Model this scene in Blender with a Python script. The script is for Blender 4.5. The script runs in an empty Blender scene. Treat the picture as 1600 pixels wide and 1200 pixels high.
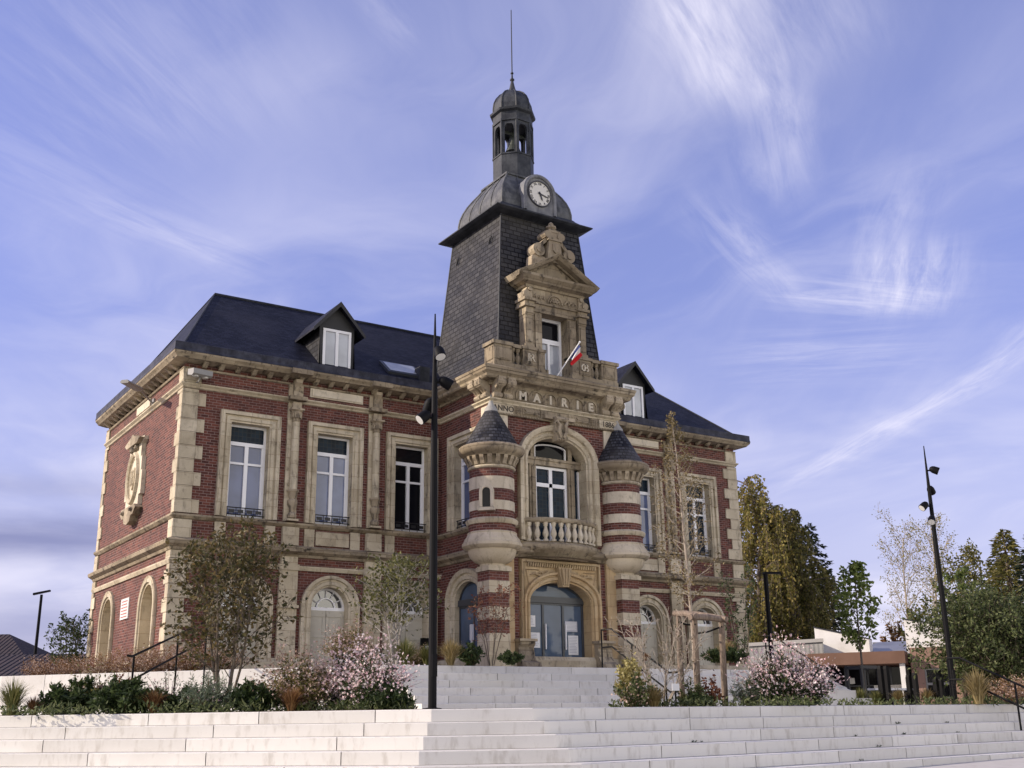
import bpy, bmesh, math, random
from mathutils import Vector, Matrix
R_ = math.radians
rng = random.Random(7)
S = bpy.context.scene
C = S.collection

# ------------------------------------------------------------------ camera
CAM = (-9.545, -33.133, 0.731); YAW, PITCH, ROLL, FPX = 0.58077, 0.29192, -0.01374, 1728.4
_f = Vector((math.sin(YAW)*math.cos(PITCH), math.cos(YAW)*math.cos(PITCH), math.sin(PITCH)))
_r0 = Vector((math.cos(YAW), -math.sin(YAW), 0)); _u0 = _r0.cross(_f)
_r = _r0*math.cos(ROLL) + _u0*math.sin(ROLL); _u = -_r0*math.sin(ROLL) + _u0*math.cos(ROLL)
cam = bpy.data.cameras.new("camera"); cam_o = bpy.data.objects.new("camera", cam); C.objects.link(cam_o)
cam.sensor_width = 36; cam.lens = 36*FPX/1600; cam.clip_start = .1; cam.clip_end = 3000
cam_o.matrix_world = Matrix(((_r.x, _u.x, -_f.x, CAM[0]), (_r.y, _u.y, -_f.y, CAM[1]), (_r.z, _u.z, -_f.z, CAM[2]), (0, 0, 0, 1)))
S.camera = cam_o
def at(px, py, dep, z=None):
    """world point seen at a photo pixel at a given distance in front of the camera"""
    v = _r*((px-800)/FPX) + _u*((600-py)/FPX) + _f
    p = Vector(CAM) + v*dep
    if z is not None: p.z = z
    return p

# ------------------------------------------------------------------ exposure, sun, sky
S.view_settings.view_transform = 'Standard'; S.view_settings.look = 'None'
S.view_settings.gamma = 1; S.view_settings.exposure = 0.32
SUN_EL, SUN_DIR = 27, Vector((-.90, .43, 0)).normalized()
sun = bpy.data.lights.new("sun", 'SUN'); sun_o = bpy.data.objects.new("sun", sun); C.objects.link(sun_o)
sun.energy = 4.7; sun.angle = R_(.5); sun.color = (1, .87, .70)
sd = Vector((SUN_DIR.x*math.cos(R_(SUN_EL)), SUN_DIR.y*math.cos(R_(SUN_EL)), math.sin(R_(SUN_EL))))
sun_o.rotation_euler = sd.to_track_quat('Z', 'Y').to_euler()
sun_o.location = (-30, 15, 30)

class NT:
    def __init__(s, tree): s.t = tree; s.n = tree.nodes; s.l = tree.links
    def node(s, typ, ins=None, **kw):
        nd = s.n.new(typ)
        for k, v in kw.items(): setattr(nd, k, v)
        for k, v in (ins or {}).items(): s.set(nd, k, v)
        return nd
    def set(s, nd, k, v):
        i = nd.inputs[k]
        if isinstance(v, bpy.types.NodeSocket): s.l.new(v, i)
        else: i.default_value = v
    def m(s, op, a, b=0., c=0., clamp=False):
        nd = s.n.new('ShaderNodeMath'); nd.operation = op; nd.use_clamp = clamp
        for i, v in enumerate((a, b, c)): s.set(nd, i, v)
        return nd.outputs[0]
    def mix(s, f, a, b, mode='MIX'):
        nd = s.n.new('ShaderNodeMix'); nd.data_type = 'RGBA'; nd.blend_type = mode
        s.set(nd, 0, f); s.set(nd, 6, a); s.set(nd, 7, b)
        return nd.outputs[2]
    def ramp(s, f, stops, interp='LINEAR'):
        nd = s.n.new('ShaderNodeValToRGB'); nd.color_ramp.interpolation = interp
        e = nd.color_ramp.elements
        while len(e) < len(stops): e.new(.5)
        for q, (p, c) in zip(e, stops):
            q.position = p; q.color = (*c, 1) if len(c) == 3 else c
        s.set(nd, 0, f)
        return nd.outputs[0]
    def sstep(s, x, a, b):
        nd = s.n.new('ShaderNodeMapRange'); nd.interpolation_type = 'SMOOTHSTEP'
        s.set(nd, 0, x); s.set(nd, 1, a); s.set(nd, 2, b)
        return nd.outputs[0]
    def noise(s, vec, scale, detail=4, rough=.55, dist=0., w=None):
        nd = s.n.new('ShaderNodeTexNoise')
        s.set(nd, 'Vector', vec); s.set(nd, 'Scale', scale); s.set(nd, 'Detail', detail); s.set(nd, 'Roughness', rough); s.set(nd, 'Distortion', dist)
        return nd.outputs[0]
    def comb(s, x, y, z):
        nd = s.n.new('ShaderNodeCombineXYZ')
        for i, v in enumerate((x, y, z)): s.set(nd, i, v)
        return nd.outputs[0]

W = bpy.data.worlds.new("World"); S.world = W; W.use_nodes = True
def build_sky():
    W.node_tree.nodes.clear()
    n = NT(W.node_tree)
    out = n.node('ShaderNodeOutputWorld'); bg = n.node('ShaderNodeBackground', {'Strength': .12})
    sky = n.node('ShaderNodeTexSky'); sky.sky_type = 'NISHITA'; sky.sun_disc = False
    sky.sun_elevation = R_(SUN_EL); sky.sun_rotation = math.atan2(SUN_DIR.x, SUN_DIR.y)
    sky.air_density = 1.0; sky.dust_density = .6; sky.ozone_density = 3.5
    tc = n.node('ShaderNodeTexCoord'); sep = n.node('ShaderNodeSeparateXYZ', {0: tc.outputs['Generated']})
    x, y, z = sep.outputs
    zz = n.m('ADD', n.m('MAXIMUM', z, 0.), .15)
    px, py = n.m('DIVIDE', x, zz), n.m('DIVIDE', y, zz)
    # violet cast of this sky, then clouds on a plane high above
    base = n.mix(1., sky.outputs[0], (1.22, .93, 1.33, 1), 'MULTIPLY')
    base = n.mix(.15, base, (5.4, 6.1, 9.0, 1))
    low_ = n.m('ADD', .66, n.m('MULTIPLY', n.sstep(z, .0, .45), .29))
    base = n.mix(1., base, n.comb(n.m('MULTIPLY', low_, 1.02), low_, low_), 'MULTIPLY')
    P = n.comb(px, py, 0.)
    warp = n.noise(P, 1.3, 3, .5)
    veil = n.noise(n.comb(n.m('ADD', n.m('MULTIPLY', px, .9), n.m('MULTIPLY', warp, .7)), n.m('ADD', n.m('MULTIPLY', py, .45), n.m('MULTIPLY', warp, .5)), 3.), 2.2, 7, .58, .4)
    veil2 = n.noise(n.comb(n.m('MULTIPLY', px, .5), n.m('MULTIPLY', py, .5), 9.), 1.6, 3, .5)
    veilm = n.m('MULTIPLY', n.sstep(veil, .40, .80), n.sstep(veil2, .36, .66))
    total = n.m('MULTIPLY', veilm, .42)
    # wisps: (x0,y0) -> (x1,y1) in the cloud plane, half width, strength
    wisps = [(.74, .77, .97, .90, .06, .60), (.93, .84, 1.17, 1.03, .05, .45), (.80, .70, 1.0, .80, .10, .28),
             (1.09, 1.12, 1.42, 1.26, .045, .42), (1.38, 1.24, 1.62, 1.12, .06, .60), (1.45, 1.0, 1.62, 1.16, .07, .72),
             (1.28, .90, 1.50, 1.14, .05, .34), (1.90, 1.10, 2.12, 1.92, .045, .50), (1.80, .98, 1.95, 1.25, .05, .35),
             (.30, 1.58, .58, 1.66, .05, .34), (.10, 1.45, .42, 1.60, .10, .16), (.44, .99, .55, 1.05, .025, .22), (.15, 1.15, .4, 1.35, .16, .22),
             (1.5, 1.5, 1.75, 1.25, .12, .3)]
    for (x0, y0, x1, y1, hw, st) in wisps:
        L = math.hypot(x1-x0, y1-y0); dx, dy = (x1-x0)/L, (y1-y0)/L
        ax = n.m('SUBTRACT', px, x0); ay = n.m('SUBTRACT', py, y0)
        t = n.m('ADD', n.m('MULTIPLY', ax, dx), n.m('MULTIPLY', ay, dy))
        s_ = n.m('ADD', n.m('MULTIPLY', ax, -dy), n.m('MULTIPLY', ay, dx))
        fib = n.noise(n.comb(n.m('MULTIPLY', t, 2.6), n.m('MULTIPLY', s_, 15.), x0*7+y1*3), 1.6, 8, .66, .45)
        s2 = n.m('ADD', s_, n.m('MULTIPLY', n.m('SUBTRACT', n.noise(n.comb(t, x0, s_), 3., 3), .5), hw*2.2))
        g = n.m('POWER', 2.718, n.m('MULTIPLY', n.m('MULTIPLY', s2, s2), -1/(hw*hw)))
        e = n.m('MULTIPLY', n.sstep(t, -.3*L, .35*L), n.m('SUBTRACT', 1., n.sstep(t, .65*L, 1.3*L)))
        m = n.m('MULTIPLY', n.m('MULTIPLY', g, e), n.m('MULTIPLY', n.sstep(fib, .28, .74), st*.80))
        total = n.m('ADD', total, m)
    # low sheet near the horizon, broken in dark blue and white bars on the left
    lowm = n.m('SUBTRACT', 1., n.sstep(z, .10, .36))
    low = n.noise(n.comb(n.m('MULTIPLY', x, 1.6), n.m('MULTIPLY', y, 1.6), n.m('MULTIPLY', z, 7.)), 1.7, 5, .55, .3)
    total = n.m('ADD', total, n.m('MULTIPLY', lowm, n.m('ADD', .34, n.m('MULTIPLY', n.sstep(low, .38, .62), .40))))
    total = n.m('MINIMUM', total, .94)
    col = n.mix(total, base, (6.5, 6.3, 7.3, 1))
    leftm = n.sstep(n.m('SUBTRACT', y, x), .52, .80)
    bar = n.noise(n.comb(n.m('MULTIPLY', x, 3.0), n.m('MULTIPLY', y, 3.0), n.m('MULTIPLY', z, 20.)), 1.1, 6, .55, .3)
    zb = n.m('ADD', z, n.m('MULTIPLY', n.m('SUBTRACT', bar, .5), .05))
    def hump(c, w): q = n.m('SUBTRACT', zb, c); return n.m('POWER', 2.718, n.m('MULTIPLY', n.m('MULTIPLY', q, q), -1/(w*w)))
    darkm = n.m('MULTIPLY', leftm, n.m('MINIMUM', n.m('ADD', n.m('ADD', hump(.145, .018), n.m('MULTIPLY', hump(.075, .022), .55)), n.m('MULTIPLY', hump(.19, .012), .4)), 1.))
    col = n.mix(n.m('MULTIPLY', darkm, .92), col, (1.75, 1.9, 3.5, 1))
    # unseen bright cloud bank added low behind the square as fill on the facade
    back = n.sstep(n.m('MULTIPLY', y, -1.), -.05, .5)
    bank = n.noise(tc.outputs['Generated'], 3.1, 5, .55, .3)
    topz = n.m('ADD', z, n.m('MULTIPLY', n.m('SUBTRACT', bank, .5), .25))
    fill_bankm = n.m('MULTIPLY', back, n.m('SUBTRACT', 1., n.sstep(topz, .22, .44)))
    col = n.mix(fill_bankm, col, (15.8, 14.8, 12.9, 1))
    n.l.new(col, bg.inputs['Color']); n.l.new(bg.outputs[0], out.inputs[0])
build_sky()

# ------------------------------------------------------------------ materials
M = {}
def mat(name, base=(.5, .5, .5), rough=.7, metal=0., spec=.5, fn=None):
    m = bpy.data.materials.new(name); m.use_nodes = True
    nt = NT(m.node_tree); b = m.node_tree.nodes['Principled BSDF']
    b.inputs['Base Color'].default_value = (*base, 1); b.inputs['Roughness'].default_value = rough
    b.inputs['Metallic'].default_value = metal; b.inputs['Specular IOR Level'].default_value = spec
    if fn: fn(nt, b)
    M[name] = m
    return m
def uvn(n, layer='UVMap'):
    return n.node('ShaderNodeUVMap', uv_map=layer).outputs[0]
def pos(n): return n.node('ShaderNodeNewGeometry').outputs['Position']
def rnd(n):
    return n.node('ShaderNodeSeparateXYZ', {0: uvn(n, 'rnd')}).outputs[0]
def bump(n, b, h, strength=.5, dist=.02):
    bp = n.node('ShaderNodeBump', {'Strength': strength, 'Distance': dist, 'Height': h})
    n.l.new(bp.outputs[0], b.inputs['Normal'])

def f_brick(n, b):
    uv = uvn(n); p = pos(n)
    br = n.node('ShaderNodeTexBrick', {'Vector': uv, 'Scale': 1., 'Mortar Size': .0075, 'Mortar Smooth': .15, 'Bias': -.1, 'Brick Width': .235, 'Row Height': .086,
        'Color1': (.160, .054, .038, 1), 'Color2': (.042, .016, .014, 1), 'Mortar': (.28, .205, .18, 1)})
    big = n.noise(p, .55, 5, .6); fine = n.noise(p, 14., 4, .6)
    c = n.mix(n.m('MULTIPLY', n.sstep(big, .35, .7), .42), br.outputs[0], (.07, .03, .027, 1))
    c = n.mix(n.m('MULTIPLY', n.sstep(fine, .45, .75), .35), c, (.17, .06, .045, 1))
    st = n.noise(n.comb(n.m('MULTIPLY', n.node('ShaderNodeSeparateXYZ', {0: uv}).outputs[0], 3.), n.m('MULTIPLY', n.node('ShaderNodeSeparateXYZ', {0: uv}).outputs[1], .35), 0.), 1.2, 4, .6)
    c = n.mix(n.m('MULTIPLY', n.sstep(st, .56, .78), .38), c, (.045, .033, .033, 1))
    n.l.new(c, b.inputs['Base Color']); bump(n, b, n.m('ADD', n.m('MULTIPLY', br.outputs[1], -1.), n.m('MULTIPLY', fine, .35)), .7, .012)
mat('brick', rough=.85, spec=.3, fn=f_brick)

def stone_fn(c1, c2, grime, gcol=(.045, .038, .032), joint=True, pits=.5):
    def f(n, b):
        p = pos(n); uv = uvn(n); s = n.node('ShaderNodeSeparateXYZ', {0: uv}).outputs
        big = n.noise(p, .9, 6, .62); fine = n.noise(p, 22., 5, .65); mid = n.noise(p, 4.5, 5, .6)
        c = n.mix(n.sstep(big, .32, .7), (*c1, 1), (*c2, 1))
        wide = n.noise(p, .42, 5, .62, .4)
        c = n.mix(n.m('MULTIPLY', n.sstep(wide, .42, .66), min(.75, grime*.75)), c, (c1[0]*.52, c1[1]*.50, c1[2]*.49, 1))
        c = n.mix(n.m('MULTIPLY', n.sstep(fine, .5, .8), .35), c, (c1[0]*.55, c1[1]*.5, c1[2]*.45, 1))
        streak = n.noise(n.comb(n.m('MULTIPLY', s[0], 2.6), n.m('MULTIPLY', s[1], .8), big), 1.3, 6, .68, .5)
        g = n.m('MULTIPLY', n.m('ADD', n.sstep(streak, .50, .74), n.m('MULTIPLY', n.sstep(mid, .55, .75), .8)), grime, clamp=True)
        c = n.mix(g, c, (*gcol, 1))
        h = n.m('ADD', n.m('MULTIPLY', fine, .6), mid)
        if joint:
            br = n.node('ShaderNodeTexBrick', {'Vector': uv, 'Scale': 1., 'Mortar Size': .006, 'Mortar Smooth': .2, 'Brick Width': .95, 'Row Height': .42, 'Color1': (1, 1, 1, 1), 'Color2': (.80, .78, .74, 1), 'Mortar': (.55, .50, .45, 1)})
            c = n.mix(1., c, br.outputs[0], 'MULTIPLY')
            h = n.m('SUBTRACT', h, br.outputs[1])
        n.l.new(c, b.inputs['Base Color']); bump(n, b, h, pits, .012)
    return f
mat('stone', rough=.88, spec=.25, fn=stone_fn((.50, .435, .32), (.64, .565, .43), .58))
mat('stone_dirty', rough=.9, spec=.25, fn=stone_fn((.44, .37, .265), (.24, .20, .148), 1., pits=1.))
mat('stone_carved', rough=.9, spec=.25, fn=stone_fn((.47, .395, .285), (.25, .205, .15), 1., joint=False, pits=1.))
mat('stone_pale', rough=.88, spec=.25, fn=stone_fn((.57, .50, .385), (.66, .595, .475), .45, joint=False))
mat('letter_stone', rough=.85, spec=.25, fn=stone_fn((.58, .52, .42), (.50, .45, .36), .3, joint=False))
mat('letter_dark', (.06, .05, .04), .9)

def f_slate(row, w, c1=(.050, .052, .060), c2=(.026, .027, .034), patch=.35, msz=.009):
    def f(n, b):
        uv = uvn(n); p = pos(n)
        br = n.node('ShaderNodeTexBrick', {'Vector': uv, 'Scale': 1., 'Mortar Size': msz, 'Mortar Smooth': .1, 'Brick Width': w, 'Row Height': row, 'Bias': 0.,
            'Color1': (*c1, 1), 'Color2': (*c2, 1), 'Mortar': (.006, .006, .008, 1)})
        big = n.noise(p, .5, 5, .6); sp = n.noise(p, 7., 5, .7)
        c = n.mix(n.m('MULTIPLY', n.sstep(big, .4, .7), patch), br.outputs[0], (c1[0]*1.7, c1[1]*1.55, c1[2]*1.2, 1))
        c = n.mix(n.m('MULTIPLY', n.sstep(sp, .60, .76), patch), c, (c1[0]*3., c1[1]*2.7, c1[2]*1.9, 1))
        s = n.node('ShaderNodeSeparateXYZ', {0: uv}).outputs
        saw = n.m('FRACT', n.m('DIVIDE', s[1], row))
        n.l.new(c, b.inputs['Base Color']); bump(n, b, n.m('SUBTRACT', n.m('MULTIPLY', saw, -.8), br.outputs[1]), .6, .012)
        n.l.new(n.m('ADD', .48, n.m('MULTIPLY', sp, .25)), b.inputs['Roughness']); b.inputs['Specular IOR Level'].default_value = .12
    return f
mat('slate', rough=.5, spec=.5, fn=f_slate(.14, .25, (.020, .022, .038), (.005, .006, .014), .4, .012))
mat('tower_slate', rough=.5, spec=.5, fn=f_slate(.175, .32, (.052, .052, .057), (.018, .019, .025), .25, .020))
mat('cone_slate', rough=.5, spec=.5, fn=f_slate(.135, .21, (.070, .072, .085), (.007, .008, .015), .45, .018))
def f_zinc(c1, c2):
    def f(n, b):
        p = pos(n); s = n.node('ShaderNodeSeparateXYZ', {0: uvn(n)}).outputs
        a = n.noise(p, 2.2, 6, .65); st = n.noise(n.comb(n.m('MULTIPLY', s[0], 4.), n.m('MULTIPLY', s[1], .7), 0.), 1.5, 5, .6)
        c = n.mix(n.sstep(a, .35, .68), (*c1, 1), (*c2, 1)); c = n.mix(n.m('MULTIPLY', n.sstep(st, .5, .7), .5), c, (c1[0]*.35, c1[1]*.35, c1[2]*.38, 1))
        n.l.new(c, b.inputs['Base Color']); n.l.new(n.m('ADD', .42, n.m('MULTIPLY', a, .35)), b.inputs['Roughness']); bump(n, b, a, .25, .02)
    return f
mat('zinc', rough=.55, metal=.0, spec=.22, fn=f_zinc((.055, .058, .064), (.13, .133, .137)))
mat('lead', rough=.55, metal=.0, spec=.22, fn=f_zinc((.022, .024, .03), (.045, .048, .056)))
mat('gutter_metal', rough=.55, metal=.0, spec=.22, fn=f_zinc((.018, .019, .030), (.055, .058, .08)))
mat('white_pvc', (.78, .78, .80), .35)
mat('dark_frame', (.045, .05, .06), .4)
mat('black_metal', (.005, .005, .006), .6, 0., .12)
mat('iron', (.02, .02, .022), .5, .3)
mat('lamp_glass', (.65, .65, .62), .15)
def f_pane(base, grid, colour=(.02, .02, .025)):
    def f(n, b):
        uv = uvn(n); p = pos(n)
        a = n.noise(p, 1.1, 3, .5)
        c = n.mix(n.sstep(a, .3, .75), (*base, 1), (base[0]*1.5, base[1]*1.5, base[2]*1.5, 1))
        if grid:
            br = n.node('ShaderNodeTexBrick', {'Vector': uv, 'Scale': 1., 'Mortar Size': .010, 'Brick Width': .14, 'Row Height': .14, 'offset': 0} if False else {'Vector': uv, 'Scale': 1., 'Mortar Size': .010, 'Brick Width': .14, 'Row Height': .14, 'Color1': (*base, 1), 'Color2': (base[0]*1.8, base[1]*2.2, base[2]*2.2, 1), 'Mortar': (.035, .04, .045, 1)})
            br.offset = 0.
            c = n.mix(.8, c, br.outputs[0])
        n.l.new(c, b.inputs['Base Color']); bump(n, b, n.noise(p, 2.5, 2, .5), .05, .02)
    return f
def glass(name, base, ior, grid=False, spec=.5):
    m = mat(name, base, .04, 0., spec, f_pane(base, grid)); m.node_tree.nodes['Principled BSDF'].inputs['IOR'].default_value = ior
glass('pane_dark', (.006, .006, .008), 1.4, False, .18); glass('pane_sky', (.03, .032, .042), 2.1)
glass('pane_leaded', (.008, .014, .024), 1.4, True, .10); glass('pane_door', (.055, .080, .125), 1.5, False, .4)  # door glass: sky-blue reflection put into the base colour
glass('pane_blue', (.085, .105, .19), 1.5); glass('pane_blue_pale', (.10, .125, .22), 1.55)  # both panes have an even bluish base colour
def f_conc(tint):
    def f(n, b):
        p = pos(n); a = n.noise(p, 1.2, 5, .6); d = n.noise(p, 30., 4, .6); r = rnd(n)
        s = n.node('ShaderNodeSeparateXYZ', {0: uvn(n)}).outputs
        st = n.noise(n.comb(n.m('MULTIPLY', s[0], 3.5), n.m('MULTIPLY', s[1], 1.1), r), 2., 5, .6)
        c = n.mix(r, (tint[0]*.86, tint[1]*.86, tint[2]*.86, 1), (*tint, 1))
        c = n.mix(n.m('MULTIPLY', n.sstep(a, .45, .8), .3), c, (tint[0]*.7, tint[1]*.68, tint[2]*.64, 1))
        c = n.mix(n.m('MULTIPLY', n.sstep(st, .50, .74), .6), c, (tint[0]*.55, tint[1]*.52, tint[2]*.48, 1))
        c = n.mix(n.m('MULTIPLY', n.sstep(d, .62, .75), .25), c, (tint[0]*.55, tint[1]*.55, tint[2]*.55, 1))
        n.l.new(c, b.inputs['Base Color']); bump(n, b, d, .15, .006)
    return f
mat('white_concrete', rough=.8, spec=.3, fn=f_conc((.67, .65, .61)))
mat('paving', rough=.85, spec=.25, fn=f_conc((.50, .48, .45)))
mat('joint', (.13, .12, .115), .9)
def f_soil(n, b):
    p = pos(n); a = n.noise(p, 5., 6, .7); c = n.ramp(a, [(.3, (.035, .024, .016)), (.55, (.09, .062, .04)), (.75, (.17, .13, .09))])
    n.l.new(c, b.inputs['Base Color']); bump(n, b, n.noise(p, 16., 5, .7), 1., .05)
mat('soil', rough=.95, spec=.1, fn=f_soil)
def f_ground(n, b):
    p = pos(n); a = n.noise(p, .15, 6, .6); c = n.ramp(a, [(.35, (.05, .07, .03)), (.6, (.10, .11, .05))]); n.l.new(c, b.inputs['Base Color'])
mat('grass_ground', rough=.95, spec=.1, fn=f_ground)
def f_wood(c1, c2):
    def f(n, b):
        p = pos(n); s = n.node('ShaderNodeSeparateXYZ', {0: p}).outputs
        a = n.noise(n.comb(n.m('MULTIPLY', s[0], 14.), n.m('MULTIPLY', s[1], 14.), n.m('MULTIPLY', s[2], 1.6)), 2., 5, .65)
        n.l.new(n.ramp(a, [(.3, c1), (.7, c2)]), b.inputs['Base Color']); bump(n, b, a, .6, .01)
    return f
mat('stake_wood', rough=.85, spec=.2, fn=f_wood((.10, .078, .06), (.29, .225, .175)))
mat('bark', rough=.9, spec=.15, fn=f_wood((.05, .04, .03), (.17, .14, .11)))
mat('bark_mid', rough=.9, spec=.15, fn=f_wood((.07, .055, .042), (.20, .165, .13)))
mat('bark_pale', rough=.9, spec=.15, fn=f_wood((.20, .16, .12), (.42, .37, .31)))
mat('bark_birch', rough=.85, spec=.2, fn=f_wood((.12, .10, .09), (.60, .57, .53)))
def leaf(name, c1, c2, c3, trans=.3, rough=.55):
    m = bpy.data.materials.new(name); m.use_nodes = True; n = NT(m.node_tree); b = n.n['Principled BSDF']; o = n.n['Material Output']
    c = n.ramp(rnd(n), [(0, c1), (.5, c2), (1, c3)])
    n.l.new(c, b.inputs['Base Color']); b.inputs['Roughness'].default_value = rough; b.inputs['Specular IOR Level'].default_value = .3
    t = n.node('ShaderNodeBsdfTranslucent'); n.l.new(c, t.inputs[0])
    mx = n.node('ShaderNodeMixShader', {0: trans}); n.l.new(b.outputs[0], mx.inputs[1]); n.l.new(t.outputs[0], mx.inputs[2]); n.l.new(mx.outputs[0], o.inputs[0])
    M[name] = m
leaf('leaf_brown', (.035, .038, .012), (.092, .082, .028), (.18, .125, .05), .3)
leaf('leaf_green', (.045, .065, .015), (.11, .15, .035), (.21, .25, .07), .4)
leaf('leaf_maple', (.07, .10, .02), (.17, .22, .05), (.28, .32, .09), .5)
leaf('leaf_young', (.045, .05, .014), (.10, .105, .032), (.19, .18, .065), .35)
leaf('leaf_dark', (.015, .026, .009), (.035, .058, .018), (.08, .11, .038))
leaf('leaf_shrub', (.03, .045, .014), (.07, .09, .03), (.17, .19, .08))
leaf('leaf_grey', (.06, .09, .05), (.11, .14, .09), (.19, .22, .15))
leaf('leaf_birch', (.10, .10, .022), (.22, .195, .05), (.33, .25, .07), .4)
leaf('leaf_yellow', (.20, .17, .05), (.36, .31, .11), (.52, .47, .24))
leaf('leaf_conifer', (.008, .014, .008), (.016, .026, .012), (.035, .045, .02))
leaf('leaf_olive', (.06, .065, .018), (.145, .14, .04), (.24, .20, .06), .4)
leaf('leaf_sapling', (.09, .07, .025), (.17, .13, .055), (.28, .22, .11))
leaf('leaf_red', (.10, .025, .02), (.17, .06, .035), (.25, .12, .06))
leaf('leaf_rust', (.12, .05, .015), (.22, .11, .035), (.30, .18, .07))
leaf('leaf_straw', (.24, .20, .11), (.36, .29, .17), (.45, .37, .24))
leaf('grass_straw', (.17, .13, .05), (.30, .23, .10), (.42, .34, .17))
leaf('grass_green', (.06, .075, .02), (.13, .14, .045), (.26, .23, .09))
leaf('grass_rust', (.10, .045, .02), (.19, .095, .04), (.30, .18, .08))
leaf('flower', (.70, .45, .47), (.80, .65, .64), (.86, .80, .76), .25)
leaf('flower_dry', (.30, .20, .14), (.48, .34, .27), (.62, .50, .43), .2)
leaf('stem', (.10, .045, .04), (.16, .09, .06), (.22, .16, .09), .1)
mat('clock_face', (.62, .60, .55), .5); mat('bronze', (.07, .08, .07), .5, .5)
mat('flag_blue', (.015, .03, .16), .8); mat('flag_white', (.75, .75, .75), .8); mat('flag_red', (.55, .012, .02), .8)
mat('paper', (.72, .72, .72), .7); mat('paper_grey', (.45, .46, .50), .7); mat('ink', (.06, .06, .07), .8); mat('ink_red', (.35, .06, .05), .8)
mat('grey_box', (.24, .235, .225), .5)
def f_render(c):
    def f(n, b):
        p = pos(n); a = n.noise(p, 1., 5, .6); n.l.new(n.mix(n.sstep(a, .35, .75), (*c, 1), (c[0]*.82, c[1]*.8, c[2]*.78, 1)), b.inputs['Base Color']); bump(n, b, n.noise(p, 25., 3, .6), .2, .01)
    return f
mat('pink_render', rough=.9, spec=.2, fn=f_render((.29, .185, .145))); mat('canopy_render', rough=.85, spec=.2, fn=f_render((.17, .10, .072)))
mat('white_render', rough=.85, spec=.2, fn=f_render((.72, .71, .69)))
def f_corr(c):
    def f(n, b):
        s = n.node('ShaderNodeSeparateXYZ', {0: uvn(n)}).outputs
        w = n.m('SINE', n.m('MULTIPLY', s[0], 2*math.pi/.25)); n.l.new(n.mix(n.sstep(n.noise(pos(n), .9, 5), .4, .7), (*c, 1), (c[0]*.75, c[1]*.75, c[2]*.75, 1)), b.inputs['Base Color']); bump(n, b, w, .35, .03)
    return f
mat('grey_cladding', rough=.6, fn=f_corr((.20, .20, .195))); mat('seam_roof', rough=.4, metal=.3, fn=f_corr((.20, .21, .24)))
def f_tile(n, b):
    uv = uvn(n); s = n.node('ShaderNodeSeparateXYZ', {0: uv}).outputs
    br = n.node('ShaderNodeTexBrick', {'Vector': uv, 'Scale': 1., 'Mortar Size': .02, 'Brick Width': .3, 'Row Height': .34, 'Color1': (.055, .035, .032, 1), 'Color2': (.03, .022, .022, 1), 'Mortar': (.012, .01, .01, 1)}); br.offset = 0.
    n.l.new(br.outputs[0], b.inputs['Base Color']); bump(n, b, n.m('ADD', n.m('SINE', n.m('MULTIPLY', s[0], 2*math.pi/.3)), n.m('MULTIPLY', n.m('FRACT', n.m('DIVIDE', s[1], .34)), -1.5)), 1., .05)
mat('roof_tile', rough=.75, spec=.3, fn=f_tile)

mat('finial_stone', rough=.8, spec=.25, fn=stone_fn((.30, .295, .28), (.40, .39, .37), .3, joint=False))
mat('shutter_paint', rough=.7, fn=f_render((.52, .49, .41)))
mat('black_wood', (.018, .018, .02), .6)
glass('pane_white_blind', (.30, .32, .36), 1.7)
mat('stone_bowl', rough=.88, spec=.25, fn=stone_fn((.52, .445, .325), (.62, .54, .41), .55, joint=False))
mat('stone_warm', rough=.88, spec=.25, fn=stone_fn((.50, .36, .20), (.55, .43, .27), .3))
mat('stone_carved2', rough=.88, spec=.25, fn=stone_fn((.46, .35, .21), (.38, .29, .18), .5, joint=False, pits=1.))
mat('zinc_pale', rough=.55, metal=.0, spec=.22, fn=f_zinc((.14, .145, .16), (.24, .24, .25)))
mat('lead2', rough=.55, metal=.0, spec=.22, fn=f_zinc((.022, .025, .032), (.06, .065, .074)))

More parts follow.
